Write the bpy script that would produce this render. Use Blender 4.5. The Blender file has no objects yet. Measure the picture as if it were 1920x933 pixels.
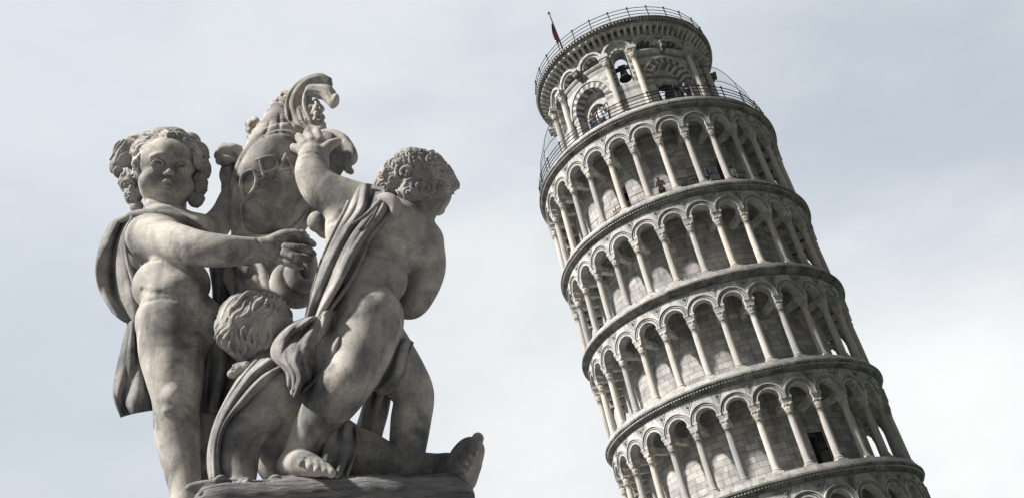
import bpy, math, random
import numpy as np
from mathutils import Matrix, Vector
random.seed(7)
rng = np.random.RandomState(7)
sc = bpy.context.scene
col = sc.collection

# ------------------------------------------------------------------ camera geometry
FPX = 1785.486            # focal length in pixels of a 1920 px wide frame
CX, CY = 960.0, 466.5
CAMZ = 1.6
# tower axis measured in the camera's own axes (right, up, forward), metres
TP = np.array([11.5822, -5.0284, 55.095])
ta = np.array([-0.2393, 1.0, 0.6045]); ta /= np.linalg.norm(ta)
tx = np.cross(ta, [0, 0, 1.0]); tx /= np.linalg.norm(tx)
ty = np.cross(ta, tx)
H3 = 25.6                 # height above the ground of the cornice at s = 0
best = None
for ph in np.linspace(0, 2*np.pi, 7201):   # the true vertical: the tower leans 4 degrees from it
    u = np.cos(math.radians(4))*ta + np.sin(math.radians(4))*(np.cos(ph)*tx + np.sin(ph)*ty)
    e = abs(u @ TP - (H3 - CAMZ))
    if (ta - u)[0] < 0 and (best is None or e < best[0]):
        best = (e, u)
UP = best[1]
FW = np.array([0, 0, 1.0]) - UP*UP[2]; FW /= np.linalg.norm(FW)
# world: Z = UP, Y = FW, X = right-handed third axis.  camera axes are a left-handed triple
RX = -np.cross(UP, FW)*-1.0
RX = np.cross(UP, FW)     # in the left-handed camera triple this points right
if RX[0] < 0: RX = -RX
def c2w(v):
    v = np.asarray(v, float)
    return np.stack([v @ RX, v @ FW, v @ UP], -1)
CAM = np.array([0, 0, CAMZ])
cam = bpy.data.cameras.new('camera'); camo = bpy.data.objects.new('camera', cam); col.objects.link(camo)
cam.sensor_fit = 'HORIZONTAL'; cam.sensor_width = 36.0; cam.lens = FPX*36.0/1920.0
cam.clip_start = 0.05; cam.clip_end = 20000
r_, u_, f_ = c2w([1, 0, 0]), c2w([0, 1, 0]), c2w([0, 0, 1])
M = Matrix(((r_[0], u_[0], -f_[0], 0), (r_[1], u_[1], -f_[1], 0), (r_[2], u_[2], -f_[2], CAMZ), (0, 0, 0, 1)))
camo.matrix_world = M
sc.camera = camo

# ------------------------------------------------------------------ sun and sky
# sun: to the left of the tower, a little on the viewer's side
SAZ, SEL = 154.0, 40.0
hx = math.cos(math.radians(SAZ))*tx + math.sin(math.radians(SAZ))*ty
hw = c2w(hx); hw[2] = 0; hw /= np.linalg.norm(hw)
SDIR = Vector((hw[0]*math.cos(math.radians(SEL)), hw[1]*math.cos(math.radians(SEL)), math.sin(math.radians(SEL))))
sun = bpy.data.lights.new('sun', 'SUN'); suno = bpy.data.objects.new('sun', sun); col.objects.link(suno)
sun.energy = 5.0; sun.angle = math.radians(3.5); sun.color = (1.0, 0.94, 0.87)
suno.rotation_euler = SDIR.to_track_quat('Z', 'Y').to_euler()
world = bpy.data.worlds.new('World'); sc.world = world; world.use_nodes = True
nt = world.node_tree; nt.nodes.clear()
def N(nt, t, **k):
    n = nt.nodes.new(t)
    for a, b in k.items(): setattr(n, a, b)
    return n
def ramp(nt, stops, interp='LINEAR'):
    r = N(nt, 'ShaderNodeValToRGB'); e = r.color_ramp.elements; r.color_ramp.interpolation = interp
    while len(e) > 1: e.remove(e[-1])
    e[0].position = stops[0][0]; e[0].color = (*stops[0][1], 1) if len(stops[0][1]) == 3 else stops[0][1]
    for p, c in stops[1:]:
        x = e.new(p); x.color = (*c, 1)
    return r
sky = N(nt, 'ShaderNodeTexSky', sky_type='NISHITA', sun_disc=False)
sky.sun_elevation = math.radians(SEL); sky.sun_rotation = math.atan2(SDIR.x, SDIR.y)
bg1 = N(nt, 'ShaderNodeBackground'); bg1.inputs[1].default_value = 0.09
nt.links.new(sky.outputs[0], bg1.inputs[0])
tc = N(nt, 'ShaderNodeTexCoord'); mp = N(nt, 'ShaderNodeMapping'); mp.inputs['Scale'].default_value = (1.0, 1.0, 2.2)
mp.inputs['Location'].default_value = (0.35, 0.1, 0.2)
nt.links.new(tc.outputs['Generated'], mp.inputs[0])
n1 = N(nt, 'ShaderNodeTexNoise'); n1.inputs['Scale'].default_value = 1.9; n1.inputs['Detail'].default_value = 10; n1.inputs['Roughness'].default_value = 0.56
n1.inputs['Distortion'].default_value = 0.15
nt.links.new(mp.outputs[0], n1.inputs['Vector'])
cr = ramp(nt, [(0.30, (0.50, 0.535, 0.58)), (0.44, (0.595, 0.63, 0.665)), (0.55, (0.665, 0.69, 0.71)), (0.72, (0.735, 0.74, 0.745))])
nt.links.new(n1.outputs[0], cr.inputs[0])
bg2 = N(nt, 'ShaderNodeBackground'); bg2.inputs[1].default_value = 0.79
src_ = cr.outputs[0]
n3 = N(nt, 'ShaderNodeTexNoise'); n3.inputs['Scale'].default_value = 4.5; n3.inputs['Detail'].default_value = 9; n3.inputs['Roughness'].default_value = 0.6
nt.links.new(mp.outputs[0], n3.inputs['Vector'])
for (px_, py_), rad_, c_, amt_ in (((1800, 200), 0.30, (0.38, 0.43, 0.50), 0.75), ((1650, 420), 0.18, (0.42, 0.47, 0.54), 0.65), ((30, 700), 0.30, (0.47, 0.52, 0.58), 0.6), ((60, 150), 0.26, (0.52, 0.575, 0.64), 0.45), ((1800, 760), 0.26, (0.86, 0.86, 0.85), 0.8), ((1030, 900), 0.16, (0.80, 0.80, 0.79), 0.4)):
    d_ = c2w([(px_-CX)/FPX, -(py_-CY)/FPX, 1.0]); d_ = d_/np.linalg.norm(d_)
    ds = N(nt, 'ShaderNodeVectorMath', operation='DISTANCE'); nt.links.new(tc.outputs['Generated'], ds.inputs[0]); ds.inputs[1].default_value = tuple(d_)
    ad = N(nt, 'ShaderNodeMath', operation='MULTIPLY_ADD'); nt.links.new(n3.outputs[0], ad.inputs[0]); ad.inputs[1].default_value = -0.55*rad_*2; nt.links.new(ds.outputs['Value'], ad.inputs[2])
    mq = N(nt, 'ShaderNodeMapRange', interpolation_type='SMOOTHSTEP'); nt.links.new(ad.outputs[0], mq.inputs[0])
    for i_, v_ in ((1, -0.55*rad_), (2, 0.55*rad_), (3, amt_), (4, 0.0)): mq.inputs[i_].default_value = v_
    mc = N(nt, 'ShaderNodeMix', data_type='RGBA'); nt.links.new(mq.outputs[0], mc.inputs[0]); nt.links.new(src_, mc.inputs[6]); mc.inputs[7].default_value = (*c_, 1); src_ = mc.outputs[2]
dk = N(nt, 'ShaderNodeVectorMath', operation='DOT_PRODUCT'); nt.links.new(tc.outputs['Generated'], dk.inputs[0]); dk.inputs[1].default_value = (0.50, -0.86, -0.10)  # unseen sky behind and right of the camera, dimmed to cut fill light
mr = N(nt, 'ShaderNodeMapRange', interpolation_type='SMOOTHSTEP'); nt.links.new(dk.outputs['Value'], mr.inputs[0])
for i_, v_ in ((1, -0.30), (2, 0.55), (3, 1.0), (4, 0.11)): mr.inputs[i_].default_value = v_
ml = N(nt, 'ShaderNodeVectorMath', operation='SCALE'); nt.links.new(src_, ml.inputs[0]); nt.links.new(mr.outputs[0], ml.inputs['Scale'])
nt.links.new(ml.outputs[0], bg2.inputs[0])
n2 = N(nt, 'ShaderNodeTexNoise'); n2.inputs['Scale'].default_value = 1.3; n2.inputs['Detail'].default_value = 4
nt.links.new(mp.outputs[0], n2.inputs['Vector'])
cov = ramp(nt, [(0.3, (0.90,)*3), (0.6, (1,)*3)])
nt.links.new(n2.outputs[0], cov.inputs[0])
mx = N(nt, 'ShaderNodeMixShader'); wo = N(nt, 'ShaderNodeOutputWorld')
nt.links.new(cov.outputs[0], mx.inputs[0]); nt.links.new(bg1.outputs[0], mx.inputs[1]); nt.links.new(bg2.outputs[0], mx.inputs[2])
nt.links.new(mx.outputs[0], wo.inputs[0])
sc.view_settings.view_transform = 'Standard'; sc.view_settings.look = 'None'
sc.view_settings.exposure = 0.66; sc.view_settings.gamma = 1.0; sc.view_settings.use_curve_mapping = False

# ------------------------------------------------------------------ materials
def new_mat(name, rough=0.85):
    m = bpy.data.materials.new(name); m.use_nodes = True
    b = m.node_tree.nodes['Principled BSDF']; b.inputs['Roughness'].default_value = rough
    if 'Specular IOR Level' in b.inputs: b.inputs['Specular IOR Level'].default_value = 0.3
    return m, m.node_tree, b
def mixc(nt, fac, a, b, blend='MIX'):
    m = N(nt, 'ShaderNodeMix', data_type='RGBA', blend_type=blend)
    for s, v in ((0, fac), (6, a), (7, b)):
        if isinstance(v, (int, float)): m.inputs[s].default_value = v
        elif isinstance(v, tuple): m.inputs[s].default_value = (*v, 1)
        else: nt.links.new(v, m.inputs[s])
    return m.outputs[2]
def noise(nt, vec, scale, detail=5, rough=0.6, dist=0.0, stretch=None):
    if stretch is not None:
        mp = N(nt, 'ShaderNodeMapping'); mp.inputs['Scale'].default_value = stretch
        nt.links.new(vec, mp.inputs[0]); vec = mp.outputs[0]
    n = N(nt, 'ShaderNodeTexNoise'); n.inputs['Scale'].default_value = scale
    n.inputs['Detail'].default_value = detail; n.inputs['Roughness'].default_value = rough; n.inputs['Distortion'].default_value = dist
    nt.links.new(vec, n.inputs['Vector']); return n.outputs[0]
def stone(name, c1, c2, grime=(0.05, 0.055, 0.06), g0=0.56, g1=0.74, gmax=0.75, scale=1.0, streak=True, brick=None,
          bands=None, vary=None, bump=0.25, bdist=0.02, rough=0.85, layers=False, bw=(0.85, 0.31, 0.013)):
    m, nt, b = new_mat(name, rough)
    tc = N(nt, 'ShaderNodeTexCoord'); v = tc.outputs['Object']
    if layers:
        lm_ = N(nt, 'ShaderNodeMapping'); lm_.inputs['Scale'].default_value = (0.5, 0.5, 3.2); nt.links.new(v, lm_.inputs[0]); v = lm_.outputs[0]
    br_ = ramp(nt, [(0.36, (0, 0, 0)), (0.64, (1, 1, 1))]); nt.links.new(noise(nt, v, 1.7*scale, 7, 0.62), br_.inputs[0])
    base = mixc(nt, br_.outputs[0], c1, c2)
    if vary:
        oi = N(nt, 'ShaderNodeObjectInfo'); r = ramp(nt, vary, 'LINEAR'); nt.links.new(oi.outputs['Random'], r.inputs[0])
        base = mixc(nt, 1.0, base, r.outputs[0], 'MULTIPLY')
    hb = noise(nt, v, 9*scale, 6)
    height = hb
    if brick:
        uv = N(nt, 'ShaderNodeUVMap')
        bk = N(nt, 'ShaderNodeTexBrick'); bk.offset = 0.45; bk.squash = 0.7; bk.squash_frequency = 3
        # wobble the joints a little
        wob = N(nt, 'ShaderNodeVectorMath', operation='MULTIPLY_ADD')
        nn = N(nt, 'ShaderNodeTexNoise'); nn.inputs['Scale'].default_value = 1.1; nt.links.new(uv.outputs[0], nn.inputs['Vector'])
        nt.links.new(nn.outputs[1], wob.inputs[0]); wob.inputs[1].default_value = (0.06, 0.05, 0); nt.links.new(uv.outputs[0], wob.inputs[2])
        nt.links.new(wob.outputs[0], bk.inputs['Vector'])
        bk.inputs['Color1'].default_value = (*brick[0], 1); bk.inputs['Color2'].default_value = (*brick[1], 1); bk.inputs['Mortar'].default_value = (*brick[2], 1)
        bk.inputs['Scale'].default_value = 1.0; bk.inputs['Brick Width'].default_value = bw[0]; bk.inputs['Row Height'].default_value = bw[1]
        bk.inputs['Mortar Size'].default_value = bw[2]; bk.inputs['Mortar Smooth'].default_value = 0.4; bk.inputs['Bias'].default_value = 0.0
        base = mixc(nt, 0.85, base, bk.outputs[0], 'MULTIPLY')
        inv = N(nt, 'ShaderNodeMath', operation='MULTIPLY_ADD'); nt.links.new(bk.outputs['Fac'], inv.inputs[0]); inv.inputs[1].default_value = -1.2; nt.links.new(hb, inv.inputs[2])
        height = inv.outputs[0]
    if bands:
        uv = N(nt, 'ShaderNodeUVMap'); sp = N(nt, 'ShaderNodeSeparateXYZ'); nt.links.new(uv.outputs[0], sp.inputs[0])
        mm = N(nt, 'ShaderNodeMath', operation='FRACT'); q = N(nt, 'ShaderNodeMath', operation='MULTIPLY'); nt.links.new(sp.outputs[1], q.inputs[0]); q.inputs[1].default_value = 1/bands[0]
        nt.links.new(q.outputs[0], mm.inputs[0])
        rr = ramp(nt, [(0.0, (1, 1, 1)), (bands[1], (1, 1, 1)), (bands[1]+0.03, bands[2]), (0.97, bands[2]), (1.0, (1, 1, 1))]); nt.links.new(mm.outputs[0], rr.inputs[0])
        base = mixc(nt, 0.9, base, rr.outputs[0], 'MULTIPLY')
    # patches of warm patina and black crust with shapes of their own
    gr = ramp(nt, [(g0, (0, 0, 0)), (g1, (gmax,)*3)]); nt.links.new(noise(nt, v, 1.15*scale, 8, 0.65, 0.6), gr.inputs[0])
    base = mixc(nt, gr.outputs[0], base, grime)
    if streak:
        st = ramp(nt, [(0.50, (0, 0, 0)), (0.74, (0.62,)*3)]); nt.links.new(noise(nt, v, 3.2*scale, 5, 0.6, 0.2, (1, 1, 0.16)), st.inputs[0])
        base = mixc(nt, st.outputs[0], base, grime)
    fine = ramp(nt, [(0.3, (0.8,)*3), (0.7, (1.12,)*3)]); nt.links.new(noise(nt, v, 28*scale, 4, 0.7), fine.inputs[0])
    base = mixc(nt, 1.0, base, fine.outputs[0], 'MULTIPLY')
    nt.links.new(base, b.inputs['Base Color'])
    bp = N(nt, 'ShaderNodeBump'); bp.inputs['Strength'].default_value = bump; bp.inputs['Distance'].default_value = bdist
    nt.links.new(height, bp.inputs['Height']); nt.links.new(bp.outputs[0], b.inputs['Normal'])
    return m
def plain(name, c, rough=0.6, metal=0.0, sc_=8.0, amt=0.3):
    m, nt, b = new_mat(name, rough); b.inputs['Metallic'].default_value = metal
    tc = N(nt, 'ShaderNodeTexCoord')
    r = ramp(nt, [(0.3, tuple(x*(1-amt) for x in c)), (0.7, tuple(min(1, x*(1+amt)) for x in c))])
    nt.links.new(noise(nt, tc.outputs['Object'], sc_), r.inputs[0]); nt.links.new(r.outputs[0], b.inputs['Base Color']); return m
MT = {}
MT['wall'] = stone('weathered ashlar marble', (0.61, 0.60, 0.585), (0.42, 0.42, 0.422), g0=0.52, g1=0.82, gmax=0.6,
                   brick=((1.0, 0.98, 0.95), (0.50, 0.51, 0.53), (0.30, 0.30, 0.30)), scale=0.8, bump=0.5, bw=(0.80, 0.31, 0.016))
MT['light'] = stone('pale carved marble', (0.64, 0.63, 0.62), (0.46, 0.46, 0.462), g0=0.54, g1=0.78, gmax=0.6, scale=0.9, brick=((1, 1, .98), (0.80, 0.80, 0.80), (0.40, 0.40, 0.40)), bw=(1.1, 0.62, 0.010))
MT['dark'] = stone('grey inlay marble', (0.13, 0.135, 0.14), (0.19, 0.19, 0.19), g0=0.6, g1=0.9, gmax=0.5)
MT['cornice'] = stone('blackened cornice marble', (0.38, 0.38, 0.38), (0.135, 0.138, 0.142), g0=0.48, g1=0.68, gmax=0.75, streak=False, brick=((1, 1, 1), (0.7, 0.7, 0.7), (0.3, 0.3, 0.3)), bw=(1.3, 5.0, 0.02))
MT['column'] = stone('column marble', (0.62, 0.61, 0.59), (0.50, 0.49, 0.48), g0=0.55, g1=0.8, gmax=0.55, scale=1.2,
                     vary=[(0.0, (1.0, 0.93, 0.85)), (0.25, (1.04, 1.02, 0.98)), (0.45, (0.56, 0.58, 0.61)), (0.62, (0.95, 0.91, 0.86)), (0.8, (0.70, 0.69, 0.68)), (1.0, (1.0, 0.97, 0.93))])
MT['belfry'] = stone('banded belfry marble', (0.58, 0.57, 0.55), (0.40, 0.398, 0.39), g0=0.58, g1=0.9, gmax=0.55, bands=(0.74, 0.6, (0.50, 0.51, 0.52)))
MT['iron'] = plain('black painted iron', (0.022, 0.023, 0.026), 0.5, 0.3)
MT['bronze'] = plain('dark bronze', (0.045, 0.05, 0.045), 0.45, 0.7)
MT['red'] = plain('red flag cloth', (0.12, 0.03, 0.04), 0.9)
MT['void'] = plain('painted dark interior', (0.03, 0.03, 0.032), 0.95)  # near-black colour stands in for the unlit inside of the openings
m, nt, b = new_mat('clear screen', 0.08); nt.nodes.remove(b)
tr = N(nt, 'ShaderNodeBsdfTransparent'); tr.inputs[0].default_value = (0.90, 0.915, 0.92, 1); gl = N(nt, 'ShaderNodeBsdfGlossy'); gl.inputs['Roughness'].default_value = 0.1
ms = N(nt, 'ShaderNodeMixShader'); ms.inputs[0].default_value = 0.10
nt.links.new(tr.outputs[0], ms.inputs[1]); nt.links.new(gl.outputs[0], ms.inputs[2]); nt.links.new(ms.outputs[0], nt.nodes['Material Output'].inputs[0])
MT['glass'] = m

# ------------------------------------------------------------------ helpers
def empty(name, loc=(0, 0, 0), parent=None):
    o = bpy.data.objects.new(name, None); o.empty_display_size = 0.3; col.objects.link(o)
    o.location = loc
    if parent: o.parent = parent
    return o
def tag(o, label=None, cat=None, group=None, kind=None):
    for k, v in (('label', label), ('category', cat), ('group', group), ('kind', kind)):
        if v: o[k] = v
    return o
class MB:
    def __init__(s): s.v = []; s.f = []; s.m = []; s.sm = []
    def add(s, vs, fs, m=0, smooth=False):
        o = len(s.v); s.v += [tuple(map(float, p)) for p in vs]
        for f in fs: s.f.append(tuple(i+o for i in f)); s.m.append(m); s.sm.append(smooth)
    def quad(s, a, b, c, d, m=0): s.add([a, b, c, d], [(0, 1, 2, 3)], m)
    def box(s, c, h, m=0, R=None):
        vs = []
        for z in (-1, 1):
            for x, y in ((-1, -1), (1, -1), (1, 1), (-1, 1)):
                p = np.array([x*h[0], y*h[1], z*h[2]]);
                if R is not None: p = R @ p
                vs.append(p + np.array(c))
        s.add(vs, [(3, 2, 1, 0), (4, 5, 6, 7), (0, 1, 5, 4), (1, 2, 6, 5), (2, 3, 7, 6), (3, 0, 4, 7)], m)
    def lathe(s, prof, n, m=0, smooth=False, c=(0, 0, 0), a0=0, a1=2*math.pi, close=False, fn=None):
        full = abs(a1-a0-2*math.pi) < 1e-6; k = n if full else n+1
        vs = []
        for i in range(k):
            a = a0 + (a1-a0)*i/n
            for (r, z) in prof:
                rr = r if fn is None else fn(r, z, a)
                vs.append((c[0]+rr*math.cos(a), c[1]+rr*math.sin(a), c[2]+z))
        L = len(prof); fs = []
        for i in range(n):
            j = (i+1) % k
            for q in range(L if close else L-1):
                q2 = (q+1) % L
                fs.append((i*L+q, j*L+q, j*L+q2, i*L+q2))
        s.add(vs, fs, m, smooth)
        if not close:
            for q, rev in ((0, True), (L-1, False)):
                if prof[q][0] > 1e-4 and full:
                    ring = [i*L+q for i in range(k)]
                    o = len(s.v)-len(vs)
                    s.f.append(tuple(x+o for x in (reversed(ring) if rev else ring))); s.m.append(m); s.sm.append(False)
        elif not full:
            o = len(s.v)-len(vs)
            s.f.append(tuple(o+x for x in range(L))); s.m.append(m); s.sm.append(False)
            s.f.append(tuple(o+(k-1)*L+x for x in reversed(range(L)))); s.m.append(m); s.sm.append(False)
    def tube(s, pts, r, n=6, m=0, closed=False):
        P = [np.array(p, float) for p in pts]; L = len(P); vs = []
        for i in range(L):
            t = (P[(i+1) % L]-P[i-1]) if closed else (P[min(i+1, L-1)]-P[max(i-1, 0)])
            t /= np.linalg.norm(t)+1e-12
            a = np.cross(t, [0, 0, 1.0]);
            if np.linalg.norm(a) < 0.1: a = np.cross(t, [1.0, 0, 0])
            a /= np.linalg.norm(a); b = np.cross(t, a)
            rr = r if np.isscalar(r) else r[i]
            for k in range(n): vs.append(P[i]+rr*(math.cos(2*math.pi*k/n)*a+math.sin(2*math.pi*k/n)*b))
        fs = [(i*n+k, i*n+(k+1) % n, ((i+1) % L)*n+(k+1) % n, ((i+1) % L)*n+k) for i in range(L if closed else L-1) for k in range(n)]
        if not closed: fs += [tuple(range(n-1, -1, -1)), tuple((L-1)*n+k for k in range(n))]
        s.add(vs, fs, m, True)
    def build(s, name, mats, parent=None, uv=False, bevel=0):
        me = bpy.data.meshes.new(name); me.from_pydata(s.v, [], s.f)
        for k in (mats if isinstance(mats, (list, tuple)) else [mats]): me.materials.append(MT[k] if isinstance(k, str) else k)
        me.polygons.foreach_set('material_index', s.m); me.polygons.foreach_set('use_smooth', s.sm)
        if uv:
            lay = me.uv_layers.new(name='UVMap'); V = np.array(s.v)
            li = np.zeros(len(me.loops), np.int32); me.loops.foreach_get('vertex_index', li)
            ang = np.arctan2(-V[:, 0], V[:, 1]); R = np.hypot(V[:, 0], V[:, 1])
            A = ang[li].copy(); st = np.zeros(len(me.polygons), np.int32); me.polygons.foreach_get('loop_start', st)
            tot = np.zeros(len(me.polygons), np.int32); me.polygons.foreach_get('loop_total', tot)
            ref = np.repeat(A[st], tot); A = np.where(A-ref > math.pi, A-2*math.pi, np.where(A-ref < -math.pi, A+2*math.pi, A))
            uvs = np.stack([A*6.0+60 + 0.25*(R[li]-5), V[li, 2]+0.3*(R[li]-5)], 1).astype(np.float32)
            lay.data.foreach_set('uv', uvs.ravel())
        me.update()
        o = bpy.data.objects.new(name, me); col.objects.link(o)
        if parent: o.parent = parent
        if bevel:
            bv = o.modifiers.new('bevel', 'BEVEL'); bv.width = bevel; bv.segments = 2; bv.limit_method = 'ANGLE'
        return o

# ------------------------------------------------------------------ the ground
def sheet(name, pts, z, mat):
    me = bpy.data.meshes.new(name); me.from_pydata([(x, y, z) for x, y in pts], [], [tuple(range(len(pts)))]); me.materials.append(mat)
    o = bpy.data.objects.new(name, me); col.objects.link(o); o['kind'] = 'structure'; return o
def ground_mat(name, a, b, s):
    m, nt, bb = new_mat(name, 0.95); tc = N(nt, 'ShaderNodeTexCoord')
    nt.links.new(mixc(nt, noise(nt, tc.outputs['Object'], s, 8, 0.7), a, b), bb.inputs['Base Color']); return m
lawn = ground_mat('mown lawn', (0.048, 0.058, 0.032), (0.07, 0.075, 0.048), 0.8)
paving = ground_mat('grey stone paving', (0.16, 0.16, 0.165), (0.22, 0.22, 0.225), 1.5)
sheet('lawn', [(-6000, -6000), (6000, -6000), (6000, 6000), (-6000, 6000)], 0.0, lawn)
sheet('path', [(-60, -25), (60, -25), (60, 14), (-60, 14)], 0.004, paving)

# ------------------------------------------------------------------ the tower
GS = -(TP @ UP + CAMZ)/(ta @ UP)          # axis coordinate where the axis meets the ground
org = CAM + c2w(TP + ta*GS)
tower = empty('leaning_tower')
bx, by, bz = -c2w(tx), c2w(ty), c2w(ta)
tower.matrix_world = Matrix(((bx[0], by[0], bz[0], org[0]), (bx[1], by[1], bz[1], org[1]), (bx[2], by[2], bz[2], org[2]), (0, 0, 0, 1)))
tag(tower, 'leaning round white marble bell tower ringed by storeys of open columned galleries', 'tower')
def Z(s): return s - GS
def AZ(d): return math.radians(180.0 - d)     # measured azimuth (90 faces the viewer, 180 left) -> local angle
def pol(R, a, z): return (R*math.cos(a), R*math.sin(a), z)
RC, RCOL, RF, RB, RW = 7.75, 7.25, 7.42, 7.02, 5.83
CAZ = [95.0 + 12*k for k in range(30)]
def strip(mb, inner, outer, m=0):
    for i in range(len(inner)-1): mb.quad(inner[i], inner[i+1], outer[i+1], outer[i], m)
def arch_thetas(hw, zs, zt, n=20):
    c = math.atan2(zt-zs, hw)
    t = list(np.linspace(0, math.pi, n)) + [c, math.pi-c]
    return sorted(t)
def torect(th, hw, h):
    c, s = math.cos(th), math.sin(th)
    k = min(hw/abs(c) if abs(c) > 1e-9 else 1e9, h/s if s > 1e-9 else 1e9)
    return c*k, s*k
def arcade(z0, zs, zt, ri, name, kc=0):
    """ring wall with thirty stilted arches; zs springing, zt top; local z"""
    mb = MB(); W = math.radians(12)*RCOL/2
    for d in CAZ:
        ac = AZ(d+6)
        def p(x, z, R): return pol(R, ac + x/RCOL, z)
        ths = arch_thetas(W, zs, zt)
        inn = [(ri*math.cos(t), zs+ri*math.sin(t)) for t in ths]; out = [(torect(t, W, zt-zs)[0], zs+torect(t, W, zt-zs)[1]) for t in ths]
        strip(mb, [p(x, z, RF) for x, z in inn], [p(x, z, RF) for x, z in out], 0)
        strip(mb, [p(x, z, RB) for x, z in out], [p(x, z, RB) for x, z in inn], 0)
        strip(mb, [p(x, z, RB) for x, z in inn], [p(x, z, RF) for x, z in inn], 0)
        th2 = list(np.linspace(-0.12, math.pi+0.12, 22))
        def ring(r1, r2, pr, m, pr0=0.0):
            def q(r, t, R):
                x = r*math.cos(t); x = max(-W+0.004, min(W-0.004, x)); return p(x, zs+r*math.sin(t), R)
            a = [q(r1, t, RF+pr) for t in th2]; b = [q(r2, t, RF+pr) for t in th2]
            strip(mb, a, b, m); strip(mb, [q(r1, t, RF-0.01) for t in th2], a, m); strip(mb, b, [q(r2, t, RF-0.01) for t in th2], m)
        ring(ri-0.004, ri+0.09, 0.06, 0)
        ring(ri+0.092, ri+0.135, 0.02, 1)
        ring(ri+0.137, ri+0.19, 0.075, 0)
        ring(ri+0.192, ri+0.225, 0.10, 1)
        ring(ri+0.227, ri+0.275, 0.13, 0)
        # inlaid triangle with a boss between neighbouring arches
        aj = AZ(d)
        def pj(x, z, R): return pol(R, aj + x/RCOL, z)
        zt1, zb, hw = zt-0.085, zs+ri*0.62+0.16, 0.36
        tri = [(-hw, zt1), (hw, zt1), (0, zb)]; cen = (0, (zt1*2+zb)/3)
        def sc2(k): return [(cen[0]+(x-cen[0])*k, cen[1]+(z-cen[1])*k) for x, z in tri]
        for k1, k2, m in ((1.0, 0.86, 1), (0.60, 0.46, 1)):
            A, B = sc2(k1), sc2(k2)
            for i in range(3):
                j = (i+1) % 3
                mb.quad(pj(*A[i], RF+0.012), pj(*A[j], RF+0.012), pj(*B[j], RF+0.012), pj(*B[i], RF+0.012), m)
        rr = [(0.06*math.cos(t), cen[1]+0.06*math.sin(t)) for t in np.linspace(0, 2*math.pi, 9)[:-1]]
        mb.add([pj(x, z, RF+0.05) for x, z in rr]+[pj(x*1.3, cen[1]+(z-cen[1])*1.3, RF+0.01) for x, z in rr],
               [tuple(range(8))]+[(i, (i+1) % 8, 8+(i+1) % 8, 8+i) for i in range(8)], 1)
        # impost block above the capital, tapering down
        h0, h1 = zs-0.30, zs+0.02
        bot, mid = 0.20, 0.255
        def blk(w0, w1, za, zb_, ra0, rb0, ra1, rb1):
            vs = [pj(-w0, za, rb0), pj(w0, za, rb0), pj(w0, za, ra0), pj(-w0, za, ra0), pj(-w1, zb_, rb1), pj(w1, zb_, rb1), pj(w1, zb_, ra1), pj(-w1, zb_, ra1)]
            mb.add(vs, [(3, 2, 1, 0), (4, 5, 6, 7), (0, 1, 5, 4), (1, 2, 6, 5), (2, 3, 7, 6), (3, 0, 4, 7)], 0)
        blk(bot, mid, h0, h0+0.20, RCOL+0.20, RB-0.02, RF+0.07, RB-0.02)
        blk(mid+0.015, mid+0.015, h0+0.20, h1, RF+0.085, RB-0.03, RF+0.085, RB-0.03)
        # stone lintel running back to the wall
        blk(0.19, 0.19, h0-0.02, h1-0.04, RB-0.03, RW-0.05, RB-0.03, RW-0.05)
    mb.lathe([(RF+0.015, zt-0.05), (RF+0.03, zt-0.05), (RF+0.03, zt-0.02), (RF+0.015, zt-0.02)], 180, 1, close=True)
    return mb.build(name, ['light', 'dark'], tower, uv=True)
def cornice(zt, name, rel=True, h=0.34, nr=RC, steps=True, inner=RW-0.1):
    mb = MB(); zb = zt-h
    prof = [(inner, zb), (RF-0.02 + (nr-RC), zb), (RF+0.05+(nr-RC), zb), (RF+0.06+(nr-RC), zb+0.05), (RF+0.12+(nr-RC), zb+0.06), (RF+0.14+(nr-RC), zb+0.12),
            (RF+0.18+(nr-RC), zb+0.13), (RF+0.24+(nr-RC), zb+0.21), (nr-0.03, zb+0.22), (nr, zb+0.25), (nr, zt), (inner, zt)]
    mb.lathe(prof, 180, 0, close=True)
    if rel:
        n = 300
        for i in range(n):
            a = 2*math.pi*i/n
            R = np.array([[math.cos(a), -math.sin(a), 0], [math.sin(a), math.cos(a), 0], [0, 0, 1]]) @ np.array([[1, 0, 0], [0, math.cos(.5), -math.sin(.5)], [0, math.sin(.5), math.cos(.5)]])
            mb.box(pol(nr-0.115, a, zb+0.168), (0.045, 0.045, 0.035), 1, R)
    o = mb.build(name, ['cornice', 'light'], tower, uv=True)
    if steps:
        m2 = MB()
        m2.lathe([(RW+0.1, zt+0.002), (7.66, zt+0.002), (7.66, zt+0.13), (7.56, zt+0.14), (7.56, zt+0.29), (RW+0.1, zt+0.29)], 180, 0, close=True)
        m2.build('floor_step', ['light'], tower, uv=True)
    return o
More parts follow.
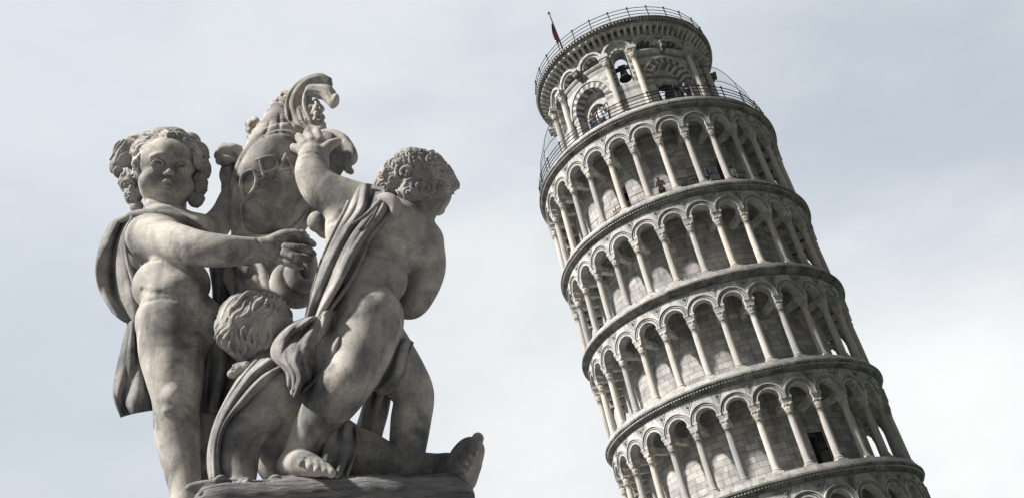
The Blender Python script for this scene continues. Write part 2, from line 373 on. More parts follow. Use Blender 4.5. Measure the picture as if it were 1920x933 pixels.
def wall_ring(z0, z1, name, holes=(), R=RW, depth=0.8, mat='wall'):
    mb = MB(); az = sorted(set([i*3.0 for i in range(120)] + [x % 360 for h in holes for x in h[:2]])); zz = sorted(set(list(np.linspace(z0, z1, 7)) + [x for h in holes for x in h[2:4]]))
    for i in range(len(az)):
        a0, a1 = az[i], az[(i+1) % len(az)]+(360 if i == len(az)-1 else 0)
        for j in range(len(zz)-1):
            am, zm = (a0+a1)/2, (zz[j]+zz[j+1])/2
            if any(h[0] < am < h[1] and h[2] < zm < h[3] for h in holes): continue
            p, q = AZ(a0), AZ(a1)
            mb.quad(pol(R, q, zz[j]), pol(R, p, zz[j]), pol(R, p, zz[j+1]), pol(R, q, zz[j+1]))
    for h in holes:
        p, q = AZ(h[0]), AZ(h[1]); r2 = R-depth
        c = [(p, h[2]), (q, h[2]), (q, h[3]), (p, h[3])]
        for k in range(4):
            (a, z), (a2, z2) = c[k], c[(k+1) % 4]
            mb.quad(pol(R, a, z), pol(R, a2, z2), pol(r2, a2, z2), pol(r2, a, z))
        mb.add([pol(r2, a, z) for a, z in c], [(0, 1, 2, 3)], 1)
    return mb.build(name, [mat, 'void'], tower, uv=True)
def column_mesh(h, r0, r1, name='column'):
    mb = MB(); 
    mb.box((0, 0, 0.045), (r0*1.42, r0*1.42, 0.045))
    prof = [(r0*1.35, 0.09), (r0*1.42, 0.12), (r0*1.35, 0.15), (r0*1.15, 0.165), (r0*1.12, 0.19), (r0*1.25, 0.205), (r0*1.25, 0.23), (r0*1.05, 0.25), (r0, 0.28)]
    for t in np.linspace(0.1, 1, 8): prof.append((r0+(r1-r0)*t + 0.006*math.sin(math.pi*t), 0.28+(h-0.33)*t))
    prof += [(r1*1.14, h-0.045), (r1*1.16, h-0.02), (r1*1.05, h)]
    mb.lathe(prof, 20, 0, True)
    o = mb.build(name, 'column', tower); return o
def capital_mesh(h, r):
    mb = MB()
    def fn(rr, z, a):
        t = z/h
        leaf = 0.16*math.sin(math.pi*min(1, t*1.9))*abs(math.cos(4*a)) if t < 0.52 else 0.18*math.sin(math.pi*min(1, (t-0.42)*2.0))*abs(math.sin(4*a))
        corner = 0.42*max(0, t-0.55)/0.45*abs(math.sin(2*a))**3
        return rr*(1+leaf+corner)
    prof = [(r*1.0, 0), (r*1.06, h*.06), (r*1.08, h*.15), (r*1.16, h*.30), (r*1.30, h*.42), (r*1.22, h*.47), (r*1.16, h*.52), (r*1.22, h*.62), (r*1.32, h*.74), (r*1.40, h*.84)]
    mb.lathe(prof, 40, 0, True, fn=fn)
    w = r*1.36
    mb.box((0, 0, h*.92), (w, w, h*.08))
    mb.box((0, 0, h*.82), (w*.82, w*.82, h*.05))
    return mb.build('capital', 'column', tower)
FIRST = {}
def put_column(a, R, z, h, r0, r1, ch, parent, roll=0):
    k = (round(h, 3), r0)
    if k not in FIRST:
        o = column_mesh(h, r0, r1); c = capital_mesh(ch, r1); c.parent = o; FIRST[k] = (o, c)
    else:
        o0, c0 = FIRST[k]; o = o0.copy(); c = c0.copy(); col.objects.link(o); col.objects.link(c); o.parent = parent; c.parent = o
    o.location = pol(R, a, z); o.rotation_euler = (0, 0, a+roll); c.location = (0, 0, h)
    return o
S = {1: 11.2993, 2: 5.3381, 3: 0.0, 4: -5.3724, 5: -10.6764, 6: -16.0}
far = MB()
for k in (2, 3, 4, 5, 6):
    fl, tp = Z(S[k]), Z(S[k-1]); H = tp-fl
    zs = tp-1.53 if k > 2 else tp-1.60
    zt = tp-0.34
    arcade(fl, zs, zt, 0.53, 'arcade')
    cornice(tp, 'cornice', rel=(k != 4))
    hb = fl+0.292; ch = 0.44; hcol = (zs-0.30)-ch-hb
    for d in CAZ:
        dd = (d+360) % 360
        if k < 6 and (dd > 329 or dd < 206): put_column(AZ(d), RCOL, hb, hcol, 0.185, 0.158, ch, tower)
        else:
            x, y, _ = pol(RCOL, AZ(d), 0)
            far.lathe([(0.26, 0.0), (0.26, 0.1), (0.2, 0.25), (0.185, 0.3), (0.158, hcol), (0.18, hcol+.1), (0.24, hcol+ch)], 12, 0, True, c=(x, y, hb))
    holes = []
    if k == 5: holes = [(64.2, 73.6, Z(-10.37), Z(-8.33))]
    if k == 2: holes = [(57, 66, fl+0.3, fl+3.1), (120, 127, fl+0.3, fl+2.9)]
    wall_ring(fl+0.28, zt+0.02, 'wall', holes)
    c = MB(); c.lathe([(RW-0.05, zt-0.12), (RB+0.03, zt-0.12), (RB+0.03, zt), (RW-0.05, zt)], 90, 0, close=True); c.build('gallery_ceiling', 'light', tower, uv=True)
fo = far.build('column', 'column', tower); fo['kind'] = 'stuff'
# cornice and ground storey under the lowest gallery
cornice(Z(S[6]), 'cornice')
zb = Z(S[6])
lo = MB(); lo.lathe([(7.35, -1.5), (7.35, zb-0.34)], 120, 0); lo.lathe([(7.35, -1.5), (7.95, -1.5), (7.95, 0.5), (7.7, 0.55), (7.7, 0.8), (7.35, 0.85)], 120, 0, close=True)
for i in range(15):
    a = 2*math.pi*i/15; x, y, _ = pol(7.45, a, 0)
    lo.lathe([(0.42, 0.8), (0.42, 1.0), (0.33, 1.2), (0.30, zb-3.0), (0.45, zb-2.5)], 14, 1, True, c=(x, y, 0))
    ac = a+math.pi/15; th = np.linspace(0, math.pi, 16)
    A = [pol(7.62, ac+1.15*math.cos(t)/7.4, zb-2.2+1.15*math.sin(t)) for t in th]; B = [pol(7.62, ac+1.5*math.cos(t)/7.4, zb-2.2+1.5*math.sin(t)) for t in th]
    B0 = [pol(7.3, ac+1.5*math.cos(t)/7.4, zb-2.2+1.5*math.sin(t)) for t in th]; A0 = [pol(7.3, ac+1.15*math.cos(t)/7.4, zb-2.2+1.15*math.sin(t)) for t in th]
    strip(lo, A, B, 1); strip(lo, B, B0, 1); strip(lo, A0, A, 1)
lo.build('ground_storey', ['wall', 'light'], tower, uv=True)

# barred window in the lowest fully seen gallery
g = MB(); za, zc = Z(-9.25), Z(-8.36)
for i in range(8): a = AZ(64.8+i*1.18); g.tube([pol(RW-0.06, a, za), pol(RW-0.06, a, zc)], 0.022, 5)
for z in (za, (za+zc)/2, zc-0.02): g.tube([pol(RW-0.06, AZ(64.3+j*1.5), z) for j in range(7)], 0.022, 5)
for a in (64.5, 73.3): g.tube([pol(RW-0.06, AZ(a), Z(-10.3)), pol(RW-0.06, AZ(a), zc)], 0.035, 5)
wn = MB(); 
fr = [(64.0, 64.6), (73.2, 73.8)]
for a0, a1 in fr: wn.lathe([(RW-0.1, Z(-10.37)), (RW+0.035, Z(-10.37)), (RW+0.035, Z(-8.30)), (RW-0.1, Z(-8.30))], 2, 0, a0=AZ(a1), a1=AZ(a0), close=True)
wn.lathe([(RW-0.1, Z(-8.296)), (RW+0.045, Z(-8.296)), (RW+0.045, Z(-8.20)), (RW-0.1, Z(-8.20))], 6, 0, a0=AZ(74.2), a1=AZ(63.6), close=True)
win = wn.build('window', 'wall', tower, uv=True); g.build('grille', 'iron', win)
bl = MB(); bl.box(pol(6.15, AZ(66.5), Z(-10.28)), (0.2, 0.33, 0.12), 0, np.array([[math.cos(AZ(66.5)), -math.sin(AZ(66.5)), 0], [math.sin(AZ(66.5)), math.cos(AZ(66.5)), 0], [0, 0, 1]]))
bl.build('loose_block', 'light', tower)

def railing(R, z, h, n, phase, levels, rr=0.028, name='railing', a_range=None, knob=True, rp=0.032):
    mb = MB()
    for L in levels:
        if a_range: mb.tube([pol(R, AZ(a_range[0]+(a_range[1]-a_range[0])*i/24), z+h*L) for i in range(25)], rr, 5)
        else: mb.tube([pol(R, 2*math.pi*i/120, z+h*L) for i in range(120)], rr, 5, closed=True)
    ra = mb.build(name, 'iron', tower)
    for i in range(n):
        d = phase+360/n*i if not a_range else a_range[0]+(a_range[1]-a_range[0])*i/(n-1)
        p = MB(); x, y, _ = pol(R, AZ(d), 0)
        prof = [(rp, z-0.02), (rp, z+h)]
        if knob: prof = [(rp*1.8, z-0.02), (rp*1.8, z+0.05), (rp, z+0.08), (rp, z+h*0.97), (rp*1.9, z+h), (rp*2.1, z+h+0.05), (rp*1.5, z+h+0.1), (0.003, z+h+0.13)]
        p.lathe(prof, 8, 0, True, c=(x, y, 0)); p.build('post', 'iron', ra)
    return ra
railing(7.5, Z(S[1])+0.13, 1.0, 30, 93.3, (0.28, 0.52, 0.76, 1.0))
railing(6.85, Z(S[2])+0.29, 1.0, 30, 101.0, (0.5, 1.0), rr=0.016, knob=False, rp=0.014)
for a0, a1 in ((55.5, 67.5), (76, 87), (118.5, 128.5)):     # little iron gates inside the top gallery
    mb = MB(); z = Z(S[2])+0.29
    n = 12
    for i in range(n): a = AZ(a0+(a1-a0)*i/(n-1)); mb.tube([pol(6.45, a, z), pol(6.45, a, z+1.1+0.08*math.sin(i*2.3))], 0.02, 5)
    for L in (0.15, 1.0): mb.tube([pol(6.45, AZ(a0+(a1-a0)*i/8), z+L) for i in range(9)], 0.024, 5)
    for i in range(4):
        c = a0+(a1-a0)*(i+.5)/4; mb.tube([pol(6.45, AZ(c+1.0*math.cos(t)), z+0.55+0.2*math.sin(t)) for t in np.linspace(0, 2*math.pi, 13)[:-1]], 0.018, 5, closed=True)
    mb.build('iron_gate', 'iron', tower)

# belfry: period of 60 degrees = a narrow bay with a tall opening and a wide bay with a big arch
RD = 5.25
zf = Z(S[1])+0.29
def panel(mb, ac, x0, x1, z0, z1, hole, Rf, Rb, m=0, stripe=None, back=True, blind=None, bm=3):
    """rectangular curved panel with a star-shaped hole; hole = (cx, r, spring, sill)"""
    cx, r, sp, sill = hole; cz = sp
    def hp(t):
        c, s = math.cos(t), math.sin(t)
        if s >= 0: return r*c, r*s
        k = min(r/abs(c) if abs(c) > 1e-9 else 1e9, (sp-sill)/(-s)); return c*k, s*k
    def rp(t):
        c, s = math.cos(t), math.sin(t); k = 1e9
        if c > 1e-9: k = min(k, (x1-cx)/c)
        if c < -1e-9: k = min(k, (x0-cx)/c)
        if s > 1e-9: k = min(k, (z1-cz)/s)
        if s < -1e-9: k = min(k, (z0-cz)/s)
        return c*k, s*k
    ts = list(np.linspace(0, math.pi, 19)) + [math.atan2(dz, dx) for dx in (x0-cx, x1-cx) for dz in (z0-cz, z1-cz)]
    ts += [math.atan2(sill-sp, s*r) for s in (-1, 1)] + list(np.linspace(-math.pi, 0, 16))[1:-1]
    ts = sorted(set(round(t, 5) for t in ts if -math.pi <= t <= math.pi+1e-4))
    if ts[-1] < math.pi-1e-4: ts.append(math.pi)
    if ts[0] > -math.pi+1e-4: ts = [-math.pi+1e-6]+ts
    def p(q, R): return pol(R, ac-(cx+q[0])/RD, cz+q[1])
    I = [hp(t) for t in ts]; O = [rp(t) for t in ts]
    strip(mb, [p(q, Rf) for q in O], [p(q, Rf) for q in I], m)
    strip(mb, [p(q, Rb) for q in I], [p(q, Rb) for q in O], m)
    for i in range(len(ts)-1):
        mm = m
        tm = (ts[i]+ts[i+1])/2
        if stripe and tm > 0: mm = 1 if int(tm/math.pi*stripe) % 2 else 2
        mb.quad(p(I[i], Rf), p(I[i+1], Rf), p(I[i+1], Rb), p(I[i], Rb), mm)
    if blind is not None:
        for i in range(len(ts)-1):
            mb.add([p((0, 0), blind), p(I[i], blind), p(I[i+1], blind)], [(0, 1, 2)], bm)
def vouss(mb, ac, cx, sp, r1, r2, n, Rf, pr=0.02, a0=0.0):
    for i in range(n):
        t0, t1 = a0+(math.pi-2*a0)*i/n, a0+(math.pi-2*a0)*(i+1)/n
        def p(r, t, R): return pol(R, ac-(cx+r*math.cos(t))/RD, sp+r*math.sin(t))
        ts = np.linspace(t0, t1, 4); mm = 1 if i % 2 else 2
        A = [p(r1, t, Rf+pr) for t in ts]; B = [p(r2, t, Rf+pr) for t in ts]
        strip(mb, A, B, mm); strip(mb, B, [p(r2, t, Rf-0.01) for t in ts], mm)
def moulding(mb, ac, cx, sp, r1, r2, Rf, pr, m=1, ext=0.0):
    ts = np.linspace(-ext, math.pi+ext, 24)
    def p(r, t, R): return pol(R, ac-(cx+r*math.cos(t))/RD, sp+r*math.sin(t))
    A = [p(r1, t, Rf+pr) for t in ts]; B = [p(r2, t, Rf+pr) for t in ts]
    strip(mb, A, B, m); strip(mb, B, [p(r2, t, Rf-0.01) for t in ts], m); strip(mb, [p(r1, t, Rf-0.01) for t in ts], A, m)
zT = Z(18.85); zB = Z(17.35)
hn = math.radians(9.25)*RD; hb_ = math.radians(20.75)*RD
MB_ = ['belfry', 'light', 'dark', 'void']
for j in range(6):
    mb = MB(); an = AZ(99.25+60*j); ab = AZ(129.25+60*j)
    panel(mb, an, -hn, hn, zf-0.2, zT, (0, 0.50, Z(17.5), Z(15.3)), RD, RD-0.95, 0)
    vouss(mb, an, 0, Z(17.5), 0.50, 0.66, 11, RD, 0.03); moulding(mb, an, 0, Z(17.72), 0.80, 0.95, RD, 0.22, 1, 0.0); moulding(mb, an, 0, Z(17.72), 0.70, 0.78, RD, 0.10, 1)
    for s in (-1, 1):     # chequered jambs
        for q in range(9):
            if q % 2: continue
            xx = s*0.60; z0_ = Z(15.3)+q*0.24
            vs = [pol(RD+0.012, an-(xx+e*0.09)/RD, z0_+h) for e, h in ((-1, 0), (1, 0), (1, .22), (-1, .22))]
            mb.add(vs, [(0, 1, 2, 3)], 2)
    panel(mb, ab, -hb_, hb_, zf-0.2, zB, (0, 1.20, Z(15.15), zf-0.1), RD, RD-0.62, 0, stripe=17)
    vouss(mb, ab, 0, Z(15.15), 1.20, 1.58, 21, RD, 0.03); moulding(mb, ab, 0, Z(15.15), 1.60, 1.76, RD, 0.09, 1)
    panel(mb, ab, -1.45, 1.45, zf-0.2, zB-0.3, (0, 0.84, Z(14.55), zf-0.1), RD-0.60, RD-1.05, 0)
    moulding(mb, ab, 0, Z(14.55), 0.84, 0.98, RD-0.60, 0.05, 1)
    for s in (-1, 1):
        x0, x1 = (-hb_, 0) if s < 0 else (0, hb_)
        cxx = (x0+x1)/2
        panel(mb, ab, x0, x1, zB, zT, (cxx, 0.55, Z(17.77), Z(17.62)), RD, RD-0.35, 0, stripe=9, blind=RD-0.34, bm=2)
        moulding(mb, ab, cxx, Z(17.77), 0.72, 0.86, RD, 0.20, 1); moulding(mb, ab, cxx, Z(17.77), 0.57, 0.70, RD, 0.08, 1)
    # string course and carved bracket over the big arch
    mb.lathe([(RD-0.01, Z(17.30)), (RD+0.08, Z(17.32)), (RD+0.14, Z(17.42)), (RD+0.14, Z(17.50)), (RD-0.01, Z(17.52))], 12, 1, a0=ab-math.radians(20.0), a1=ab+math.radians(20.0), close=True)
    Rm = np.array([[math.cos(ab), -math.sin(ab), 0], [math.sin(ab), math.cos(ab), 0], [0, 0, 1]])
    mb.box(pol(RD+0.28, ab, Z(17.50)), (0.30, 0.17, 0.17), 2, Rm); mb.box(pol(RD+0.18, ab, Z(17.26)), (0.2, 0.13, 0.09), 2, Rm); mb.box(pol(RD+0.3, ab, Z(17.69)), (0.32, 0.22, 0.03), 1, Rm)
    mb.build('belfry_bay', MB_, tower, uv=True)
    for d in (90.0, 108.5):
        a = AZ(d+60*j)
        put_column(a, RD+0.17, zf+1.35, Z(17.02)-zf-1.35, 0.20, 0.175, 0.46, tower)
        pm = MB(); Rm = np.array([[math.cos(a), -math.sin(a), 0], [math.sin(a), math.cos(a), 0], [0, 0, 1]])
        pm.box(pol(RD+0.17, a, zf+0.65), (0.34, 0.34, 0.68), 0, Rm); pm.box(pol(RD+0.17, a, zf+1.30), (0.38, 0.38, 0.048), 0, Rm)
        pm.build('column_plinth', 'light', tower, uv=True)
        im = MB(); im.box(pol(RD+0.15, a, Z(17.60)), (0.32, 0.30, 0.11), 0, Rm); im.box(pol(RD+0.14, a, Z(17.74)), (0.27, 0.24, 0.06), 0, Rm); im.build('impost', 'light', tower, uv=True)
# the corbel table that carries the top terrace
ct = MB(); z0, z1 = Z(18.72), Z(19.22)
nC = 84
ct.lathe([(RD-1.0, zT-0.29), (RD+0.012, zT-0.29), (RD+0.012, z1+0.02), (RD-1.0, z1+0.02)], 168, 0, close=True)
for i in range(nC):
    a = 2*math.pi*i/nC; Rm = np.array([[math.cos(a), -math.sin(a), 0], [math.sin(a), math.cos(a), 0], [0, 0, 1]])
    vs = []
    w = 0.085
    for yy in (-w, w):
        for (r, z) in ((RD, z0), (RD+0.14, z0+0.03), (RD+0.20, z0+0.15), (RD+0.36, z0+0.20), (RD+0.42, z0+0.32), (RD+0.66, z0+0.38), (RD+0.66, z1), (RD, z1)):
            vs.append(tuple(Rm @ np.array([r, yy, z])))
    ct.add(vs, [tuple(range(7, -1, -1)), tuple(range(8, 16))]+[(q, (q+1) % 8, 8+(q+1) % 8, 8+q) for q in range(8)], 0)
    # small round arch joining two corbels
    am = a+math.pi/nC; hw = math.pi/nC*(RD+0.6); ri = hw-0.075
    ts = np.linspace(0, math.pi, 9); zz = z1-0.10
    I = [(ri*math.cos(t), zz+ri*math.sin(t)*0.9) for t in ts]; O = [(hw*math.cos(t)*1.0, z1+0.14) for t in ts]
    for R1 in (RD+0.62,):
        A = [pol(R1, am+x/(RD+0.6), z) for x, z in I]; B = [pol(R1, am+x/(RD+0.6), z) for x, z in O]; A0 = [pol(RD+0.3, am+x/(RD+0.6), z) for x, z in I]
        strip(ct, A, B, 0); strip(ct, A0, A, 0)
ct.lathe([(RD-1.0, z1+0.021), (RD+0.60, z1+0.13), (RD+0.74, z1+0.135), (RD+0.74, z1+0.17), (RD+0.80, z1+0.18), (RD+0.80, Z(19.50)), (6.16, Z(19.50)), (6.16, Z(19.576)), (RD-1.0, Z(19.576))], 168, 1, close=True)
for i in range(168):
    a = 2*math.pi*i/168; Rm = np.array([[math.cos(a), -math.sin(a), 0], [math.sin(a), math.cos(a), 0], [0, 0, 1]])
    ct.box(pol(RD+0.84, a, Z(19.44)), (0.045, 0.05, 0.05), 0, Rm)
ct.build('corbel_table', ['light', 'cornice'], tower, uv=True)
railing(6.02, Z(19.576), 0.86, 30, 85.2, (0.36, 0.68, 1.0), rr=0.024)

# clear curved wind screens over the walkway at both ends of the bell terrace
PF = [(7.28, 0.25), (7.26, 1.3), (7.12, 2.3), (6.85, 3.2), (6.45, 4.0), (5.95, 4.6), (5.45, 4.95)]
for c0, c1 in ((160, 202), (-2, 40)):
    mb = MB(); fr = MB()
    mb.lathe([(r_, zf+h_) for r_, h_ in PF], 14, 0, True, a0=AZ(c1), a1=AZ(c0))
    so = mb.build('wind_screen', 'glass', tower)
    for t in (0, .5, 1):
        a = AZ(c0+(c1-c0)*t); fr.tube([pol(r_, a, zf+h_) for r_, h_ in PF], 0.022, 5)
    for r_, h_ in (PF[0], PF[2]): fr.tube([pol(r_, AZ(c0+(c1-c0)*k/14), zf+h_) for k in range(15)], 0.014, 5)
    fr.build('screen_frame', 'iron', so)

def bell(name, az, s_top, h, R, label, frame=True, rr=4.55, grp='bronze bells in the belfry'):
    e = empty(name); a = AZ(az)
    e.matrix_world = tower.matrix_world @ Matrix.Translation(Vector(pol(rr, a, Z(s_top)-h))) @ Matrix.Rotation(a, 4, 'Z')
    tag(e, label, 'bell', grp)
    b = MB(); b.lathe([(R*0.86, 0.03*h), (R, 0), (R*1.0, 0.03*h), (R*0.86, 0.14*h), (R*0.68, 0.34*h), (R*0.58, 0.6*h), (R*0.54, 0.8*h), (R*0.42, 0.92*h), (R*0.15, h), (0.01, h)], 28, 0, True)
    b.lathe([(R*0.84, 0.04*h), (R*0.62, 0.35*h), (R*0.5, 0.8*h), (0.01, 0.9*h)], 28, 0, True)
    b.build('bell_body', 'bronze', e)
    c = MB(); c.tube([(0, 0, 0.85*h), (0, 0, 0.12*h)], R*0.05, 6); c.lathe([(0.01, -0.06*h), (R*.16, 0), (R*.16, .08*h), (0.01, .15*h)], 12, 0, True); c.build('clapper', 'iron', e)
    y = MB(); y.box((0, 0, h+0.12), (0.09, R*1.15, 0.11)); y.box((0, 0, h+0.28), (0.07, R*0.6, 0.08))
    for s in (-1, 1): y.tube([(0, s*R*.2, h*0.95), (0, s*R*.25, h+0.15)], 0.03, 6)
    y.build('yoke', 'iron', e)
    if frame:
        f = MB()
        for s in (-1, 1):
            f.box((0.0, s*R*1.2, 0.1*h), (0.06, 0.05, h)); f.tube([(0.4, s*R*1.2, -h*0.9), (0, s*R*1.2, h)], 0.04, 6)
        f.tube([(0.1, R*1.35+0.32*math.cos(t), h+0.1+0.32*math.sin(t)) for t in np.linspace(0, 2*math.pi, 17)[:-1]], 0.03, 6, closed=True)
        f.build('bell_frame', 'iron', e)
    return e
bell('bell', 99.25, 16.75, 0.72, 0.40, 'small dark bell hanging high in the narrow belfry opening', False, 4.75)
bell('bell', 129.25, 14.6, 1.1, 0.62, 'large dark bell and frame in the left big striped belfry arch')
bell('bell', 69.25, 14.7, 1.2, 0.66, 'large dark bell and frame in the right big striped belfry arch')

# flag on the top terrace
fp = empty('flagpole')
fp.matrix_world = tower.matrix_world @ Matrix.Translation(Vector(pol(5.9, AZ(131.5), Z(19.576)))) @ Matrix.Rotation(math.radians(3), 4, 'Y')
tag(fp, 'thin dark flagpole with a limp red flag on the tower roof edge', 'flagpole')
b = MB(); b.lathe([(0.055, 0), (0.04, 3.4), (0.02, 3.5)], 8, 0, True); b.lathe([(0.01, 3.5), (0.07, 3.56), (0.07, 3.6), (0.01, 3.67)], 10, 0, True); b.tube([(-.12, 0, 3.48), (.12, 0, 3.48)], .02); b.build('pole', 'iron', fp)
b = MB(); rows = []
for i in range(13):
    t = i/12; w = 0.05+0.20*math.sin(math.pi*min(1, t*0.75+0.05))
    rows.append([(0.03+w*k/8, 0.07*math.sin(k*1.9+t*4)*(k/8), 2.65-1.75*t-0.12*k/8) for k in range(9)])
for i in range(12):
    for k in range(8): b.add([rows[i][k], rows[i][k+1], rows[i+1][k+1], rows[i+1][k]], [(0, 1, 2, 3)], 0, True)
fo = b.build('flag', 'red', fp); fo.modifiers.new('thick', 'SOLIDIFY').thickness = 0.01
#STATUE
# ------------------------------------------------------------------ the carved fountain group
# an implicit-surface carving kit: shapes are blended in a volume and meshed; units u = SU metres, axes X right, Y away, Z up
D0 = 4.6
SU = D0/FPX
_r = c2w([(600-CX)/FPX, -(895-CY)/FPX, 1.0]); Y0 = FPX*_r[1]
def P(px, py, d):
    r = c2w([(px-CX)/FPX, -(py-CY)/FPX, 1.0]); t = (Y0+d)/r[1]
    return r*t, t/FPX
CAMR = np.stack([c2w([1, 0, 0]), c2w([0, 1, 0]), c2w([0, 0, -1])], 1)   # columns: right, up, towards the viewer
def cfr(q):
    v = -np.asarray(q, float); v = v/np.linalg.norm(v); r = np.cross(CAMR[:, 1], v); r /= np.linalg.norm(r)
    return np.stack([r, np.cross(v, r), v], 1)
def catmull(pts, n):
    pts = np.asarray(pts, float)
    if n <= 1 or len(pts) < 3: return pts
    e = np.vstack([2*pts[0]-pts[1], pts, 2*pts[-1]-pts[-2]]); out = []
    for i in range(1, len(e)-2):
        for t in np.linspace(0, 1, n, endpoint=False):
            a, b, c, d = e[i-1], e[i], e[i+1], e[i+2]
            out.append(0.5*((2*b)+(-a+c)*t+(2*a-5*b+4*c-d)*t*t+(-a+3*b-3*c+d)*t**3))
    out.append(pts[-1]); return np.array(out)
def rotm(yaw=0, pitch=0, roll=0):
    """yaw turns the face to the viewer's right, pitch lifts it, roll tips it clockwise in the picture"""
    y, p, r = map(math.radians, (yaw, pitch, roll))
    Ry = np.array([[math.cos(y), 0, math.sin(y)], [0, 1, 0], [-math.sin(y), 0, math.cos(y)]])
    Rp = np.array([[1, 0, 0], [0, math.cos(p), math.sin(p)], [0, -math.sin(p), math.cos(p)]])
    Rr = np.array([[math.cos(r), math.sin(r), 0], [-math.sin(r), math.cos(r), 0], [0, 0, 1]])
    return Rr @ Ry @ Rp
class Carve:
    def __init__(s, vox): s.vox = vox; s.ops = []
    def _chain(s, Q, R, k=8, op='add', flat=None): s.ops.append(('c', np.asarray(Q, float), np.asarray(R, float), k, op))
    def _ell(s, q, rad, Mr, k=8, op='add'): s.ops.append(('e', np.asarray(q, float), np.asarray(rad, float), Mr, k, op))
    def groove(s, pts, k=6, op='sub', n=6, out=0.95):
        """a tube laid on whatever surface is met first behind each picture point: (px, py, r)"""
        s.ops.append(('g', catmull(pts, n) if len(pts) > 2 else np.asarray(pts, float), out, k, op))
    def grooves(s, strokes, k=2, op='add', out=0.3): s.ops.append(('G', strokes, out, k, op))
    def tube(s, pts, k=8, op='add', n=None):
        n = n or (9 if max(p_[3] for p_ in pts) > 24 else 4)
        A = catmull(pts, n) if len(pts) > 2 else np.asarray(pts, float)
        if len(pts) == 1: A = np.vstack([A, A+[0, 0.01, 0, 0]])
        Q = []; R = []
        for px, py, d, r in A: q, kk = P(px, py, d); Q.append(q); R.append(max(0.5, r*kk))
        s._chain(Q, R, k, op)
    def ell(s, c, rad, k=10, op='add', roll=0, yaw=0, pitch=0):
        q, kk = P(*c); s._ell(q, np.array(rad)*kk, cfr(q) @ rotm(yaw, pitch, roll), k, op)
    def mesh(s, name, mat, parent, smooth_it=1, origin=np.zeros(3)):
        lo = np.full(3, 1e9); hi = -lo
        for o in s.ops:
            if o[0] in 'gG': continue
            if o[0] == 'c': 
                if o[4] == 'add': lo = np.minimum(lo, (o[1]-o[2][:, None]).min(0)); hi = np.maximum(hi, (o[1]+o[2][:, None]).max(0))
            elif o[5] == 'add': m = max(o[2]); lo = np.minimum(lo, o[1]-m); hi = np.maximum(hi, o[1]+m)
        v = s.vox; lo = lo-4*v; n = np.ceil((hi-lo)/v).astype(int)+5
        F = np.full(tuple(n), 40.0, np.float32)
        ax = [lo[i]+v*np.arange(n[i], dtype=np.float32) for i in range(3)]
        def hits(A_, out):
            runs = [[]]; last = None
            for px, py, rr in A_:
                q1, k1_ = P(px, py, -260); q2, _ = P(px, py, 330); L_ = np.linalg.norm(q2-q1); ts_ = np.arange(0, L_, v*0.5)
                pp = q1+(q2-q1)*(ts_/L_)[:, None]; ij = np.round((pp-lo)/v).astype(int)
                ok = ((ij >= 0) & (ij < n)).all(1); ijc = np.clip(ij, 0, n-1); f_v = np.where(ok, F[ijc[:, 0], ijc[:, 1], ijc[:, 2]], 9)
                hit = np.argmax(f_v < 0)
                if f_v[hit] >= 0: runs.append([]); last = None; continue
                if last is not None and abs(ts_[hit]-last) > 26: runs.append([])
                last = ts_[hit]; runs[-1].append((pp[hit]-(q2-q1)/L_*(rr*out), max(.5, rr*k1_)))
            return [r_ for r_ in runs if len(r_) > 1]
        def expand():
            for o in s.ops:
                if o[0] not in 'gG': yield o; continue
                A_, out, k, op = o[1:]
                allr = [r_ for st_ in (A_ if o[0] == 'G' else [A_]) for r_ in hits(st_, out)]
                for r_ in allr: yield ('c', np.array([a_[0] for a_ in r_]), np.array([a_[1] for a_ in r_]), k, op)
        for o in expand():
            if o[0] == 'c': Q, R, k, op = o[1:]; b0, b1 = (Q-R[:, None]).min(0), (Q+R[:, None]).max(0)
            else: q, rad, Mr, k, op = o[1:]; m = max(rad); b0, b1 = q-m, q+m
            mg = k+3*v
            i0 = np.clip(np.floor((b0-mg-lo)/v).astype(int), 0, n-1); i1 = np.clip(np.ceil((b1+mg-lo)/v).astype(int)+1, 1, n)
            if (i1 <= i0).any(): continue
            sl = tuple(slice(a, b) for a, b in zip(i0, i1))
            X, Y, Zz = ax[0][sl[0]][:, None, None], ax[1][sl[1]][None, :, None], ax[2][sl[2]][None, None, :]
            if o[0] == 'c':
                D = np.full(tuple(i1-i0), 60.0, np.float32)
                for a, b, ra, rb in zip(Q[:-1], Q[1:], R[:-1], R[1:]):
                    # only the part of the block this segment can reach
                    c0, c1 = np.minimum(a, b)-max(ra, rb)-mg, np.maximum(a, b)+max(ra, rb)+mg
                    j0 = np.clip(np.floor((c0-lo)/v).astype(int)-i0, 0, i1-i0); j1 = np.clip(np.ceil((c1-lo)/v).astype(int)+1-i0, 0, i1-i0)
                    if (j1 <= j0).any(): continue
                    t = tuple(slice(p, q_) for p, q_ in zip(j0, j1))
                    x, y, z = X[t[0]]-a[0], Y[:, t[1]]-a[1], Zz[:, :, t[2]]-a[2]
                    ba = (b-a).astype(np.float32); L = float(ba @ ba)+1e-9
                    h = np.clip((x*ba[0]+y*ba[1]+z*ba[2])/L, 0, 1)
                    dd = np.sqrt((x-ba[0]*h)**2+(y-ba[1]*h)**2+(z-ba[2]*h)**2)-(ra+(rb-ra)*h)
                    D[t] = np.minimum(D[t], dd)
            else:
                x, y, z = X-q[0], Y-q[1], Zz-q[2]; Mi = Mr.T
                l = [Mi[i, 0]*x+Mi[i, 1]*y+Mi[i, 2]*z for i in range(3)]
                k0 = np.sqrt(sum((l[i]/rad[i])**2 for i in range(3))); k1 = np.sqrt(sum((l[i]/rad[i]**2)**2 for i in range(3)))+1e-9
                D = (k0*(k0-1)/k1).astype(np.float32)
                D = np.where(k0 < 0.2, -min(rad)*0.8, D)
            S_ = F[sl]
